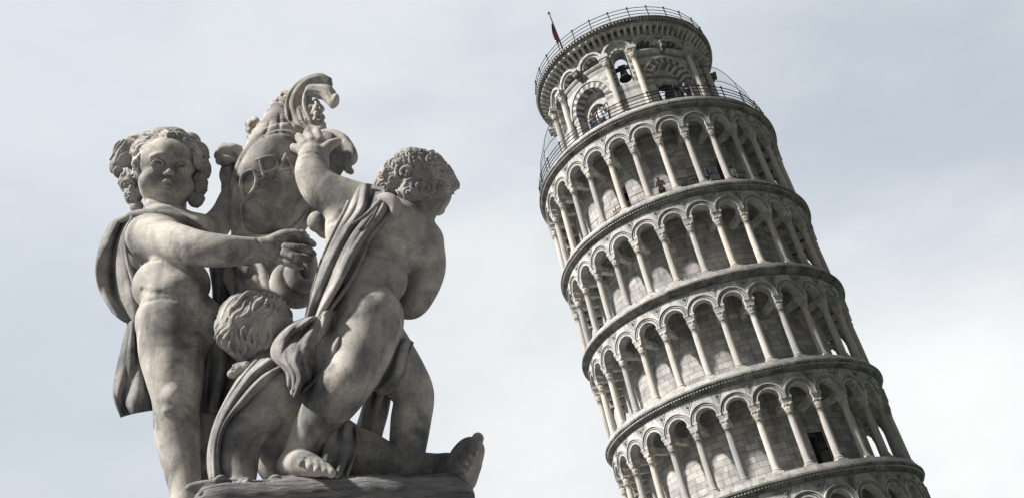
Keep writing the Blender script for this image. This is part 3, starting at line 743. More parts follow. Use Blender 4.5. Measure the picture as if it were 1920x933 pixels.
            if op == 'add':
                h = np.maximum(k-np.abs(S_-D), 0)/k; F[sl] = np.minimum(S_, D)-h*h*k*0.25
            else:
                h = np.maximum(k-np.abs(S_+D), 0)/k; F[sl] = np.maximum(S_, -D)+h*h*k*0.25
        # surface nets
        ins = F < 0
        nx, ny, nz = n
        cnt = np.zeros((nx-1, ny-1, nz-1), np.uint8)
        for a in (0, 1):
            for b in (0, 1):
                for c in (0, 1): cnt += ins[a:nx-1+a, b:ny-1+b, c:nz-1+c]
        act = (cnt > 0) & (cnt < 8)
        I = np.argwhere(act); idx = np.full(act.shape, -1, np.int32); idx[act] = np.arange(len(I))
        acc = np.zeros((len(I), 3)); w = np.zeros(len(I))
        cor = [(a, b, c) for a in (0, 1) for b in (0, 1) for c in (0, 1)]
        val = {c: F[I[:, 0]+c[0], I[:, 1]+c[1], I[:, 2]+c[2]] for c in cor}
        for c in cor:
            for axx in range(3):
                if c[axx]: continue
                c2 = list(c); c2[axx] = 1; c2 = tuple(c2)
                A, B = val[c], val[c2]; m = (A < 0) != (B < 0)
                t = A[m]/(A[m]-B[m]); p = np.tile(np.array(c, float), (m.sum(), 1)); p[:, axx] = t
                acc[m] += p; w[m] += 1
        V = lo + v*(I + acc/w[:, None])
        faces = []
        for axx in range(3):
            s0 = [slice(None)]*3; s1 = [slice(None)]*3; s0[axx] = slice(0, -1); s1[axx] = slice(1, None)
            ch = ins[tuple(s0)] != ins[tuple(s1)]
            E = np.argwhere(ch); u1, u2 = [(1, 2), (2, 0), (0, 1)][axx]
            E = E[(E[:, u1] > 0) & (E[:, u2] > 0) & (E[:, u1] < n[u1]-1) & (E[:, u2] < n[u2]-1)]
            q = []
            for o1, o2 in ((1, 1), (0, 1), (0, 0), (1, 0)):
                c = E.copy(); c[:, u1] -= o1; c[:, u2] -= o2; q.append(idx[c[:, 0], c[:, 1], c[:, 2]])
            q = np.stack(q, 1); fl = ins[E[:, 0], E[:, 1], E[:, 2]]
            q[~fl] = q[~fl][:, ::-1]; faces.append(q)
        Fc = np.vstack(faces); Fc = Fc[(Fc >= 0).all(1)]
        # relax a little along the surface
        for _ in range(smooth_it):
            nb = np.zeros_like(V); ct_ = np.zeros(len(V))
            for a, b in ((0, 1), (1, 2), (2, 3), (3, 0)):
                for u_1, u_2 in ((a, b), (b, a)):
                    for k_ in range(3): nb[:, k_] += np.bincount(Fc[:, u_1], V[Fc[:, u_2], k_], len(V))
                    ct_ += np.bincount(Fc[:, u_1], minlength=len(V))
            V = V*0.5+0.5*nb/np.maximum(ct_, 1)[:, None]
        return mesh_np(name, V*SU + CAM - origin, Fc, mat, parent)
def mesh_np(name, V, Fc, mat, parent):
    me = bpy.data.meshes.new(name); V = np.asarray(V, np.float32); Fc = np.asarray(Fc, np.int32)
    me.vertices.add(len(V)); me.vertices.foreach_set('co', V.ravel())
    me.loops.add(Fc.size); me.loops.foreach_set('vertex_index', Fc.ravel())
    me.polygons.add(len(Fc)); me.polygons.foreach_set('loop_start', np.arange(0, Fc.size, 4, dtype=np.int32))
    me.polygons.foreach_set('loop_total', np.full(len(Fc), 4, np.int32)); me.polygons.foreach_set('use_smooth', np.ones(len(Fc), bool))
    me.materials.append(MT[mat]); me.update(calc_edges=True); me.validate()
    o = bpy.data.objects.new(name, me); col.objects.link(o); o.parent = parent; return o

def stain_shade(mat, spots):
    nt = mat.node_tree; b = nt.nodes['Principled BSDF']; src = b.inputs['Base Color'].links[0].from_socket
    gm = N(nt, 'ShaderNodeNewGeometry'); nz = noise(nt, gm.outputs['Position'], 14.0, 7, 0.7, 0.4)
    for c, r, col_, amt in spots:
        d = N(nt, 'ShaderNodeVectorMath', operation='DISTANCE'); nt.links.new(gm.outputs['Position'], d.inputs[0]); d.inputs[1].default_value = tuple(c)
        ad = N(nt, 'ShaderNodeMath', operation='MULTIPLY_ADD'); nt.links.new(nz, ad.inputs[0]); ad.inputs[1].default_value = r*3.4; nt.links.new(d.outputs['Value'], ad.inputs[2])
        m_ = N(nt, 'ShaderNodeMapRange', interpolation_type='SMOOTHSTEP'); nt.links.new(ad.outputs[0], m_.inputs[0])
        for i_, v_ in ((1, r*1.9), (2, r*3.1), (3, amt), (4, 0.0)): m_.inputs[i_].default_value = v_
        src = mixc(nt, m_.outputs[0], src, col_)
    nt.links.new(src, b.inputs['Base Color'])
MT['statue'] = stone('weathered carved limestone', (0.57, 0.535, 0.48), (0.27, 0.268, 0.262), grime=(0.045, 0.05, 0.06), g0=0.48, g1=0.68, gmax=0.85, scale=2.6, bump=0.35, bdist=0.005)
MT['hair'] = stone('weathered carved hair', (0.50, 0.48, 0.45), (0.23, 0.23, 0.23), grime=(0.05, 0.053, 0.06), g0=0.5, g1=0.78, gmax=0.7, scale=3.2, bump=0.3, bdist=0.006)
MT['cloth'] = stone('weathered carved drapery', (0.45, 0.435, 0.41), (0.17, 0.172, 0.176), grime=(0.045, 0.048, 0.055), g0=0.46, g1=0.68, gmax=0.7, scale=2.4, bump=0.3, bdist=0.006)
MT['cape'] = stone('blackened carved cape', (0.33, 0.32, 0.305), (0.13, 0.132, 0.137), grime=(0.035, 0.038, 0.045), g0=0.44, g1=0.62, gmax=0.8, scale=2.4, bump=0.4, bdist=0.006)
MT['rock'] = stone('rough rock base', (0.36, 0.355, 0.35), (0.20, 0.20, 0.205), grime=(0.06, 0.065, 0.075), g0=0.46, g1=0.62, gmax=0.85, scale=3.5, bump=0.9, bdist=0.02, layers=True)

def W(px, py, d): return P(px, py, d)[0]*SU+CAM
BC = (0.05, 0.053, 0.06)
stain_shade(MT['statue'], [(W(325, 380, -66), 0.07, BC, 0.8), (W(340, 285, -60), 0.06, (0.10, 0.105, 0.115), 0.5), (W(445, 478, -105), 0.06, BC, 0.5), (W(560, 462, -66), 0.10, BC, 0.85),  # black crust; chin and hand spots also carry shade painted into the colour
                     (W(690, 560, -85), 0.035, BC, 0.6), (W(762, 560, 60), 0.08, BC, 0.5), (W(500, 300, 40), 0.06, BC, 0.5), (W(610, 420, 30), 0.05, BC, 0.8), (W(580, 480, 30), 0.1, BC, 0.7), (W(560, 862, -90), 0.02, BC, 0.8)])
so_q, _ = P(600, 895, 60)
sorg = so_q*SU + CAM
q0, _ = P(400, 897, -100); ZT = q0[2]             # top of the rock, units
sorg[2] = ZT*SU + CAM[2]
group = empty('fountain_sculpture', tuple(sorg))
tag(group, 'weathered stone fountain group of three cherubs holding up a carved coat of arms', 'sculpture')
O = sorg

# ---- a child's head
class Head:
    def __init__(s, cv, c, scale, yaw, pitch, roll):
        s.cv = cv; s.c, kk = P(*c); s.s = scale*kk; s.M = cfr(s.c) @ rotm(yaw, pitch, roll)
    def q(s, p): return s.c + s.s*(s.M @ np.array(p, float))
    def ell(s, p, r, k=0.12, op='add', rot=None, cv=None): (cv or s.cv)._ell(s.q(p), np.array(r)*s.s, s.M if rot is None else s.M @ rot, k*s.s, op)
    def tube(s, pts, k=0.05, op='add', n=4, cv=None):
        A = catmull(pts, n); (cv or s.cv)._chain([s.q(a[:3]) for a in A], [a[3]*s.s for a in A], k*s.s, op)
    def face(s):
        s.ell((0, 0.28, -0.12), (0.80, 0.76, 0.90))
        s.ell((0, 0.24, 0.20), (0.70, 0.62, 0.62), 0.2)
        s.ell((0, -0.50, 0.18), (0.71, 0.60, 0.52), 0.18)
        for e in (-1, 1): s.ell((e*0.40, -0.47, 0.42), (0.35, 0.36, 0.33), 0.12)
        s.ell((0, -0.93, 0.54), (0.23, 0.18, 0.20), 0.10)
        s.ell((0, -1.06, 0.24), (0.46, 0.20, 0.36), 0.10)
        s.ell((0, -0.53, 0.66), (0.25, 0.20, 0.15), 0.10)
        for e in (-1, 1):
            s.ell((e*0.28, -0.02, 0.93), (0.23, 0.15, 0.27), 0.09, 'sub')
            s.tube([(e*0.10, 0.10, 0.86, .05), (e*0.28, 0.225, 0.83, .055), (e*0.50, 0.15, 0.70, .045)], 0.12)
            s.ell((e*0.305, -0.07, 0.60), (0.175, 0.15, 0.165), 0.015)
            s.tube([(e*0.15, -0.075, 0.755, .022), (e*0.22, 0.04, 0.795, .038), (e*0.31, 0.075, 0.81, .042), (e*0.41, 0.035, 0.76, .038), (e*0.49, -0.085, 0.675, .022)], 0.02)
            s.tube([(e*0.16, -0.12, 0.745, .016), (e*0.25, -0.185, 0.75, .022), (e*0.36, -0.185, 0.73, .022), (e*0.47, -0.11, 0.675, .016)], 0.03)
            s.tube([(e*0.18, 0.06, 0.80, .012), (e*0.31, 0.10, 0.83, .014), (e*0.46, 0.05, 0.74, .012)], 0.02, 'sub')
            s.ell((e*0.79, -0.10, -0.10), (0.09, 0.18, 0.13), 0.05)
        s.tube([(0, 0.06, 0.78, .055), (0, -0.12, 0.83, .06), (0, -0.26, 0.92, .075)], 0.08)
        s.ell((0, -0.29, 0.935), (0.095, 0.08, 0.09), 0.05)
        for e in (-1, 1):
            s.ell((e*0.105, -0.325, 0.865), (0.065, 0.058, 0.08), 0.04)
            s.ell((e*0.052, -0.375, 0.90), (0.034, 0.036, 0.05), 0.015, 'sub')
        s.tube([(0, -0.43, 0.88, .022), (0, -0.49, 0.88, .025)], 0.04, 'sub', 1)
        s.tube([(-0.18, -0.60, 0.74, .02), (-0.10, -0.54, 0.82, .045), (-0.04, -0.515, 0.86, .05), (0, -0.535, 0.86, .042), (0.04, -0.515, 0.86, .05), (0.10, -0.54, 0.82, .045), (0.18, -0.60, 0.74, .02)], 0.02)
        s.ell((-.035, -0.665, 0.80), (0.085, 0.055, 0.085), 0.03); s.ell((.035, -0.665, 0.80), (0.085, 0.055, 0.085), 0.03)
        s.tube([(-0.20, -0.61, 0.76, .02), (-0.10, -0.595, 0.86, .02), (0, -0.605, 0.895, .02), (0.10, -0.595, 0.86, .02), (0.20, -0.61, 0.76, .02)], 0.02, 'sub')
        s.ell((0, -0.765, 0.78), (0.17, 0.035, 0.09), 0.06, 'sub')
        for e in (-1, 1): s.tube([(e*.17, -.40, .82, .015), (e*.27, -.50, .77, .02), (e*.32, -.60, .70, .015)], .10, 'sub')
    def cap(s, cv, front=0.30):
        s.ell((0, 0.34, -0.20), (0.84, 0.78, 0.88), 0.1, cv=cv)
def curly(h, cv, spots, seed, r=0.085, R=0.15):
    """a spiral curl standing off the scalp at each direction"""
    rg = np.random.RandomState(seed)
    for d in spots:
        d = np.array(d, float); d /= np.linalg.norm(d)
        base = np.array([0, 0.30, -0.16]) + d*np.array([0.83, 0.80, 0.90])
        a = np.cross(d, rg.normal(size=3)); a /= np.linalg.norm(a); b = np.cross(d, a); sg = rg.choice([-1, 1])
        turns = rg.uniform(1.1, 1.7); R0 = R*rg.uniform(.8, 1.25); pts = []
        m = 12
        for i in range(m):
            t = i/(m-1); an = sg*turns*2*math.pi*t; rr = R0*(1.15-0.95*t)
            p = base + rr*(math.cos(an)*a+math.sin(an)*b) + d*(0.0+0.13*t); pts.append((*p, r*(0.85-0.25*t)*0.8))
        h.tube(pts, 0.008, n=2, cv=cv)
def locks(h, cv, starts, flow, seed, L=0.9, r=0.07, wave=0.05, curl=1.0, lift=0.02, ctr=(0, 0.30, -0.16), rad=(0.84, 0.80, 0.92)):
    rg = np.random.RandomState(seed); ctr = np.array(ctr); rad = np.array(rad)
    for d in starts:
        d = np.array(d, float); d /= np.linalg.norm(d); p = d.copy(); pts = []; ph = rg.uniform(0, 6.3); fr = rg.uniform(1.2, 2.2); n = 11
        Ll = L*rg.uniform(.75, 1.25); sg = rg.choice([-1, 1])
        for i in range(n):
            t = i/(n-1); pos = ctr + p*rad*(1.0+lift+0.03*math.sin(ph+t*5))
            pts.append((*pos, r*(0.55+0.75*math.sin(math.pi*min(1, 0.2+0.75*t)))*(1.05-0.45*t)))
            g = np.array(flow(p), float); g -= p*(g @ p); g /= np.linalg.norm(g)+1e-9
            sd = np.cross(p, g); an = wave*8*math.sin(ph+fr*2*math.pi*t) + (sg*curl*3.0*max(0, t-0.55)/0.45)
            g2 = g*math.cos(an)+sd*math.sin(an)
            p = p + g2*Ll/n; p /= np.linalg.norm(p)
        h.tube(pts, 0.006, n=2, cv=cv)
def pcurls(cv, L, seed, k=0.8, out=0.45, rk=0.20):
    rg = np.random.RandomState(seed); S_ = []
    for x, y, R in L:
        ph = rg.uniform(0, 6.28); sg = rg.choice([-1, 1]); tn = rg.uniform(1.5, 1.95); ex = rg.uniform(.8, 1.0)
        S_.append([(x+R*(1-.84*t)*math.cos(ph+sg*tn*2*math.pi*t), y+ex*R*(1-.84*t)*math.sin(ph+sg*tn*2*math.pi*t), R*rk*(0.8+.45*t)) for t in np.linspace(0, 1, 24)])
    cv.grooves(S_, k, 'add', out)
def strands(cv, g1, g2, n, r, seed, wave=3.0, k=0.8, op='add', nw=2.5, out=.3, coh=5.0):
    rg = np.random.RandomState(seed); A, B = catmull(g1, 6), catmull(g2, 6); S_ = []
    for e in range(n):
        t = (e+.5)/n; C = A*(1-t)+B*t; m = len(C); u_ = np.linspace(0, 1, m)
        d_ = np.gradient(C, axis=0); nn_ = np.stack([-d_[:, 1], d_[:, 0]], 1); nn_ /= np.linalg.norm(nn_, axis=1)[:, None]+1e-9
        C = C + nn_*(wave*np.sin(nw*2*math.pi*u_+t*coh)+.5*wave*np.sin(nw*4.6*math.pi*u_-t*coh*1.7))[:, None]
        q0_ = rg.uniform(0, 6.28)
        S_.append([(c[0], c[1], r*(0.75+.35*math.sin(q0_+uu*9))) for c, uu in zip(C, u_)])
    cv.grooves(S_, k, op, out)
def sphere_dirs(n, cond, seed):
    rg = np.random.RandomState(seed); out = []; k = 0
    N_ = n*3
    for i in range(N_*2):
        z = 1-2*(i+.5)/(N_*2); a = i*2.39996; d = np.array([math.sqrt(1-z*z)*math.cos(a), math.sqrt(1-z*z)*math.sin(a), z])+rg.normal(size=3)*0.05
        if cond(d): out.append(d)
    rg.shuffle(out); return out[:n] if len(out) > n else out

# ---- drapery: thick cloth sheets through rows of control points
def cloth(name, rows, parent, folds=(), th=5.0, nu=70, nv=46, seed=0, mat='cloth', edge=2.0):
    rg = np.random.RandomState(seed)
    G = np.array(rows, float)
    R1 = np.array([catmull(G[:, j], 12) for j in range(G.shape[1])]).transpose(1, 0, 2)
    R2 = np.array([catmull(r, 12) for r in R1])
    iu = np.linspace(0, R2.shape[0]-1, nu); iv = np.linspace(0, R2.shape[1]-1, nv)
    def samp(A, x, axis):
        i = np.clip(np.floor(x).astype(int), 0, A.shape[axis]-2); f = (x-i)
        a = np.take(A, i, axis); b = np.take(A, i+1, axis); sh = [1]*A.ndim; sh[axis] = len(x); f = f.reshape(sh)
        return a*(1-f)+b*f
    G2 = samp(samp(R2, iu, 0), iv, 1)
    u = np.linspace(0, 1, nu)[:, None]; v_ = np.linspace(0, 1, nv)[None, :]
    disp = np.zeros((nu, nv))
    for fr, amp, ph, sl, sharp in folds:
        wv = np.sin(2*math.pi*(fr*v_+sl*u)+ph+0.5*np.sin(3*u+ph*2)+0.3*np.sin(5*v_+ph))
        disp += amp*(np.sign(wv)*np.abs(wv)**sharp)*(0.65+0.35*np.sin(2.2*u*math.pi+ph))
    Q = np.zeros((nu, nv, 3))
    for i in range(nu):
        for j in range(nv): Q[i, j] = P(G2[i, j, 0], G2[i, j, 1], G2[i, j, 2]+disp[i, j])[0]
    du = np.gradient(Q, axis=0); dv = np.gradient(Q, axis=1); nn = np.cross(du, dv); nn /= np.linalg.norm(nn, axis=2)[..., None]+1e-9
    e = np.minimum(np.minimum(u, 1-u)*nu/3.0, np.minimum(v_, 1-v_)*nv/3.0); t = th*0.5*np.sqrt(np.clip(1-(1-np.clip(e, 0, 1))**2, 0.02, 1))
    A = Q+nn*t[..., None]; B = Q-nn*t[..., None]
    V = np.vstack([A.reshape(-1, 3), B.reshape(-1, 3)]); ii = np.arange(nu*nv).reshape(nu, nv); o = nu*nv
    f = np.stack([ii[:-1, :-1], ii[1:, :-1], ii[1:, 1:], ii[:-1, 1:]], -1).reshape(-1, 4)
    F_ = [f, f[:, ::-1]+o]
    for line in (ii[0, :], ii[-1, ::-1], ii[::-1, 0], ii[:, -1]):
        F_.append(np.stack([line[:-1], line[1:], line[1:]+o, line[:-1]+o], 1))
    return mesh_np(name, V*SU+CAM-O, np.vstack(F_), mat, parent)

# ================= cherub standing on the left
a = Carve(2.0)
a.ell((313, 462, 12), (74, 60, 54), 20); a.ell((322, 535, 2), (70, 58, 60), 26, roll=-4); a.ell((333, 595, 5), (73, 56, 58), 18)
a.ell((296, 455, -28), (34, 26, 26), 18); a.ell((345, 462, -25), (34, 26, 26), 18)          # chest
a.ell((330, 552, -28), (52, 42, 40), 20)                                                    # belly
a.tube([(322, 615, 0, 62), (323, 660, -6, 59), (328, 700, -10, 53), (331, 740, -8, 45), (331, 775, 2, 41), (333, 810, 8, 41), (338, 855, 8, 36), (346, 905, 4, 30), (349, 945, 0, 27), (350, 975, -2, 25)], 16)
a.ell((328, 744, -42), (19, 20, 16), 14); a.ell((330, 768, -36), (22, 9, 12), 12)
a.tube([(350, 975, -2, 24), (346, 985, -40, 19), (343, 990, -75, 14)], 10)
for i in range(5): a.tube([(330+i*7, 986+i, -72, 6), (328+i*7, 990+i, -88, 5.5)], 3)
a.tube([(376, 608, 25, 50), (392, 670, 70, 46), (400, 735, 90, 38), (392, 800, 80, 31), (386, 860, 70, 26), (384, 930, 70, 20), (380, 950, 40, 16)], 14)
a.groove([(266, 543, 3), (285, 549, 4), (315, 547, 4.5), (350, 546, 4), (392, 540, 4)], 9)      # waist fold
a.groove([(356, 570, 1.5), (372, 592, 3), (384, 612, 4), (392, 632, 4.5), (396, 655, 4)], 8)    # groin
a.groove([(268, 566, 1.5), (300, 558, 2), (330, 560, 1.5)], 8)
a.groove([(350, 532, 4), (352, 536, 4)], 5)
a.groove([(398, 616, 11), (401, 624, 12)], 8, 'add', out=-0.2)
a.groove([(256, 480, 4), (266, 488, 5), (282, 488, 4), (300, 486, 2)], 7)
a.tube([(314, 380, 56, 34), (309, 408, 44, 40), (311, 434, 22, 48)], 8)
a.tube([(272, 436, 5, 36), (312, 428, 14, 42), (365, 436, 28, 36)], 18)
a.tube([(283, 444, -16, 42), (325, 455, -58, 38), (374, 466, -92, 34), (417, 470, -98, 31), (450, 470, -82, 27), (484, 469, -62, 23.5)], 14)
                         # elbow crease
a.groove([(483, 446, 2), (488, 468, 2.5), (484, 492, 2)], 5)                       # wrist crease
a.ell((515, 466, -56), (31, 25, 17), 12)
for f in ([(533, 451, -62, 9), (556, 449, -64, 8), (578, 452, -56, 7), (588, 458, -36, 6)], [(536, 463, -66, 9), (560, 465, -70, 8), (580, 470, -58, 7), (588, 476, -38, 6)],
          [(534, 475, -64, 9), (556, 481, -68, 8), (574, 486, -56, 7), (582, 488, -38, 6)], [(526, 486, -58, 8), (543, 494, -60, 7), (558, 499, -50, 6), (565, 500, -36, 5.5)],
          [(506, 451, -64, 10), (528, 440, -74, 9), (550, 437, -76, 8), (566, 440, -72, 6.5)]): a.tube(f, 2)
a.tube([(372, 438, 34, 34), (398, 428, 70, 29), (418, 404, 86, 24), (431, 372, 84, 20)], 14)
a.ell((430, 352, 80), (15, 20, 14), 8)
for f in ([(424, 345, 72, 8), (418, 330, 66, 7), (420, 317, 72, 6.5)], [(432, 342, 72, 8), (430, 326, 66, 7), (434, 314, 72, 6)], [(440, 345, 76, 7.5), (443, 330, 72, 6.5), (447, 320, 76, 6)]): a.tube(f, 3)
hA = Head(a, (314, 324, 2), 66, 3, 18, 8)
hA.face()
a.grooves([[(530, 456, 1.4), (556, 457, 1.6), (582, 461, 1.2)], [(532, 469, 1.4), (556, 473, 1.6), (578, 478, 1.2)], [(528, 481, 1.4), (548, 489, 1.6), (568, 494, 1.2)], [(552, 446, 1.2), (556, 452, 1.2)], [(556, 461, 1.2), (557, 469, 1.2)], [(552, 477, 1.2), (552, 485, 1.2)]], 1.5, 'sub', .3)
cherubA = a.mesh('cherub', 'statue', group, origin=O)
cherubA['label'] = 'standing nude cherub facing forward with an arm stretched across to the shield'
b = Carve(1.75)
hA.ell((0, 0.42, -0.30), (0.86, 0.76, 0.86), 0.1, cv=b)
def fan(h, cv, rows, n, r, k=0.008, sub=4):
    """n strands laid side by side between two guide curves"""
    A, B = np.array(rows[0], float), np.array(rows[1], float)
    for e in range(n):
        t = e/(n-1); rg_ = 0.022*math.sin(e*2.4)
        C = A*(1-t)+B*t; m = len(C); C = C + np.outer(np.sin(np.linspace(0, 5, m)+e*1.7), [rg_, rg_, 0.6*rg_])
        ctr_ = np.array([0, .3, -.16]); C = ctr_+(C-ctr_)*(1+[0.045, -0.03, 0.02, -0.045][e % 4])
        pr = r*(0.6+0.5*np.sin(np.linspace(0.4, 2.9, m)))*(0.8+0.4*((e*7) % 3)/2)
        h.tube([(*c, q_) for c, q_ in zip(C, pr)], k, n=sub, cv=cv)
st = sphere_dirs(80, lambda d: d[2] < 0.25 and d[1] > -.75, 4)
locks(hA, b, st, lambda p: (p[0]*1.2, -.9, -0.1), 6, L=0.7, r=0.085, wave=0.10, curl=1.0, lift=0.03)
# masses of hair: crown, blown locks at the temples, curls down to the shoulders
for x, y, d, rx, ry, rz in ((232, 308, 30, 24, 30, 26), (240, 286, 26, 26, 24, 26), (262, 270, 24, 26, 20, 26), (292, 260, 14, 28, 15, 26), (330, 254, 8, 20, 14, 20), (356, 266, 18, 20, 18, 24), (374, 290, 26, 18, 24, 24),
                            (383, 318, 30, 13, 20, 20), (373, 348, 26, 16, 22, 20), (367, 374, 28, 15, 16, 18), (243, 342, 24, 19, 24, 22), (250, 368, 26, 16, 18, 20), (256, 388, 30, 12, 12, 14)):
    b.ell((x, y, d), (rx, ry, rz), 6)
for x, y, d, rx, ry, rz in ((292, 268, -18, 36, 12, 24), (264, 284, -10, 18, 20, 26), (328, 260, -24, 26, 14, 22), (354, 274, -14, 16, 15, 22), (370, 298, -6, 10, 20, 22), (314, 252, -4, 30, 14, 24)): b.ell((x, y, d), (rx, ry, rz), 8)
strands(b, [(322, 246), (280, 244), (240, 256), (214, 278), (203, 310), (210, 342)], [(326, 270), (296, 276), (268, 288), (256, 304), (250, 322), (254, 340)], 17, 3.3, 1, 2.5, out=.5)
strands(b, [(308, 262), (316, 246), (330, 242), (344, 248), (350, 262)], [(314, 284), (322, 266), (332, 262), (338, 268), (340, 280)], 5, 4.0, 2, 1.5, out=.6)
strands(b, [(262, 292), (258, 310), (250, 330), (246, 350), (244, 372)], [(272, 290), (264, 312), (260, 332), (258, 356), (260, 378)], 4, 3.2, 21, 3, out=.6)
strands(b, [(334, 248), (360, 256), (384, 280), (396, 310), (396, 334)], [(332, 270), (350, 280), (362, 300), (367, 318), (368, 336)], 11, 3.3, 3, 2.5, out=.5)
pcurls(b, [(226, 322, 13), (238, 348, 13), (250, 330, 9), (246, 372, 11), (236, 362, 9), (256, 390, 8), (262, 366, 8), (266, 384, 6), (222, 342, 9), (246, 308, 9), (384, 322, 13), (376, 348, 12), (390, 340, 8), (375, 372, 11), (366, 386, 8), (386, 360, 8), (370, 300, 9)], 5, rk=.24)
b.mesh('hair', 'hair', cherubA, 0, O)
cloth('drapery', [[(207, 417, 20), (228, 405, -8), (255, 399, -22), (285, 402, 10)], [(188, 455, 20), (212, 452, 20), (240, 445, 5), (290, 460, 50)], [(178, 500, 15), (208, 502, 45), (238, 505, 20), (290, 520, 60)],
                  [(186, 545, 5), (215, 555, 38), (250, 556, 20), (292, 580, 60)], [(212, 588, -12), (238, 605, 5), (262, 598, 20), (295, 620, 60)]], cherubA,
      folds=((2.2, 9.8, 0.5, 0.4, 0.8), (4.5, 3.5, 2.0, 0.9, 1)), th=6, seed=1, mat='cape')
cloth('drapery', [[(240, 604, 10), (256, 596, -12), (276, 592, 30)], [(228, 650, 8), (252, 655, -18), (284, 660, 35)], [(216, 700, 0), (246, 706, -22), (286, 705, 30)], [(212, 742, -6), (240, 752, -28), (290, 742, 30)], [(226, 782, -8), (250, 775, -22), (290, 768, 25)]], cherubA,
      folds=((1.6, 16.8, 2.4, 0.3, 0.8), (4, 4.2, 1.0, -0.5, 1)), th=6, seed=2, mat='cape')
r = Carve(2.0)
r.tube([(228, 412, -14, 6), (250, 403, -30, 8), (285, 400, -38, 9), (325, 404, -36, 8), (355, 416, -26, 7), (384, 434, -8, 6)], 3)
r.tube([(252, 404, -30, 5), (238, 432, -34, 4), (236, 470, -36, 4), (246, 515, -36, 4), (262, 560, -30, 4), (268, 590, -20, 4)], 3)
r.mesh('hem', 'cloth', cherubA, 1, O)
cloth('drapery', [[(392, 500, 30), (420, 492, 22), (470, 500, 30), (520, 520, 40)], [(398, 560, 40), (425, 560, 30), (460, 570, 40), (520, 580, 60)], [(384, 640, 40), (408, 630, 10), (435, 640, 30), (480, 650, 60)], [(378, 700, 45), (400, 702, 12), (428, 690, 25), (470, 700, 60)], [(374, 770, 50), (392, 775, 30), (412, 770, 40), (440, 780, 60)]], cherubA,
      folds=((2.6, 15.4, 1.2, 0.5, 0.8), (5.5, 4.9, 0.4, -0.4, 1)), th=6, seed=3, mat='cape')

# ================= cherub on the right, seen from behind
a = Carve(2.3)
a.ell((724, 452, 8), (74, 74, 56), 22, roll=20); a.ell((702, 522, -2), (62, 60, 56), 26); a.ell((690, 588, -14), (63, 60, 60), 20); a.ell((663, 560, -20), (42, 60, 46), 20)
a.ell((690, 430, -18), (44, 46, 36), 20)
a.tube([(800, 372, 24, 34), (778, 402, 18, 36), (755, 425, 12, 44)], 18)
a.tube([(700, 402, 4, 48), (745, 425, 10, 50), (786, 452, 32, 44)], 20)
a.tube([(660, 392, 5, 46), (648, 430, 0, 38), (655, 480, -2, 40)], 18)
a.tube([(696, 395, 2, 46), (645, 376, -16, 42), (606, 356, -26, 38), (587, 326, -24, 33.5), (588, 298, -14, 29)], 14)
a.groove([(557, 296, 2.5), (568, 288, 3), (590, 286, 3), (612, 297, 2.5)], 5)

a.ell((590, 276, -14), (31, 20, 19), 10, roll=-6)
for f in ([(572, 270, -28, 9.5), (563, 261, -18, 9), (560, 257, 4, 8)], [(585, 264, -28, 9.5), (578, 252, -18, 9), (577, 249, 4, 8)], [(600, 264, -26, 9.5), (594, 250, -18, 9), (593, 247, 4, 8)],
          [(566, 284, -24, 9), (553, 278, -14, 8.5), (549, 275, 3, 7.5)], [(606, 284, -22, 12), (619, 272, -24, 10), (633, 266, -18, 7.5)]): a.tube(f, 3.5)
a.tube([(792, 455, 48, 40), (800, 500, 76, 36), (790, 542, 84, 31), (772, 574, 70, 24), (735, 570, 100, 22)], 10)
a.groove([(748, 420, 3), (742, 450, 5), (726, 490, 6), (706, 535, 6), (690, 560, 4)], 18)        # spine
a.groove([(700, 604, 2), (675, 612, 4), (645, 614, 4.5), (622, 606, 4)], 10)       # under the buttock
a.ell((706, 590, -38), (44, 48, 42), 20)
a.tube([(690, 610, -24, 64), (678, 655, -38, 58), (664, 692, -48, 52), (637, 733, -50, 49.5), (603, 779, -42, 43), (573, 828, -34, 34), (560, 852, -32, 30)], 18)
a.ell((655, 712, -80), (26, 22, 16), 16)
a.groove([(690, 676, 3), (698, 692, 6), (692, 706, 4)], 10)                                                         # hollow of the knee
a.groove([(528, 846, 2), (548, 842, 3), (575, 846, 3), (598, 856, 2.5)], 6)
a.tube([(527, 878, -28, 15), (550, 868, -45, 26), (575, 870, -60, 24), (598, 876, -72, 17)], 10)
for i, f in enumerate([[(566, 862, -84, 8), (566, 867, -92, 8)], [(580, 866, -88, 9), (582, 874, -97, 8)], [(592, 868, -88, 9), (595, 879, -97, 8)], [(603, 872, -86, 9), (608, 883, -94, 8)], [(612, 877, -82, 10.5), (621, 886, -90, 9.5)]]): a.tube(f, 2.5)
a.tube([(712, 650, 40, 56), (752, 702, 76, 47), (775, 740, 92, 39), (770, 790, 96, 38), (764, 845, 92, 34), (762, 900, 92, 25)], 14)
hB = Head(a, (786, 362, 20), 62, 102, -30, 24)
hB.face()
a.groove([(734, 494, 3), (748, 520, 4), (754, 550, 4), (752, 585, 4)], 7)
a.groove([(660, 470, 3), (690, 470, 4), (722, 480, 3)], 14)
a.groove([(640, 398, 3), (628, 412, 4), (615, 420, 3)], 8)
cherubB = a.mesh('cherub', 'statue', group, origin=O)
cherubB['label'] = 'cherub seen from behind with bent head, reaching up to grip the shield'
b = Carve(1.75)
hB.ell((0, 0.42, -0.26), (0.86, 0.76, 0.88), 0.1, cv=b)
dd = sphere_dirs(95, lambda d: (d[1] > -0.45 and d[2] < 0.45) or (d[1] > 0.35 and d[2] < 0.75), 9)
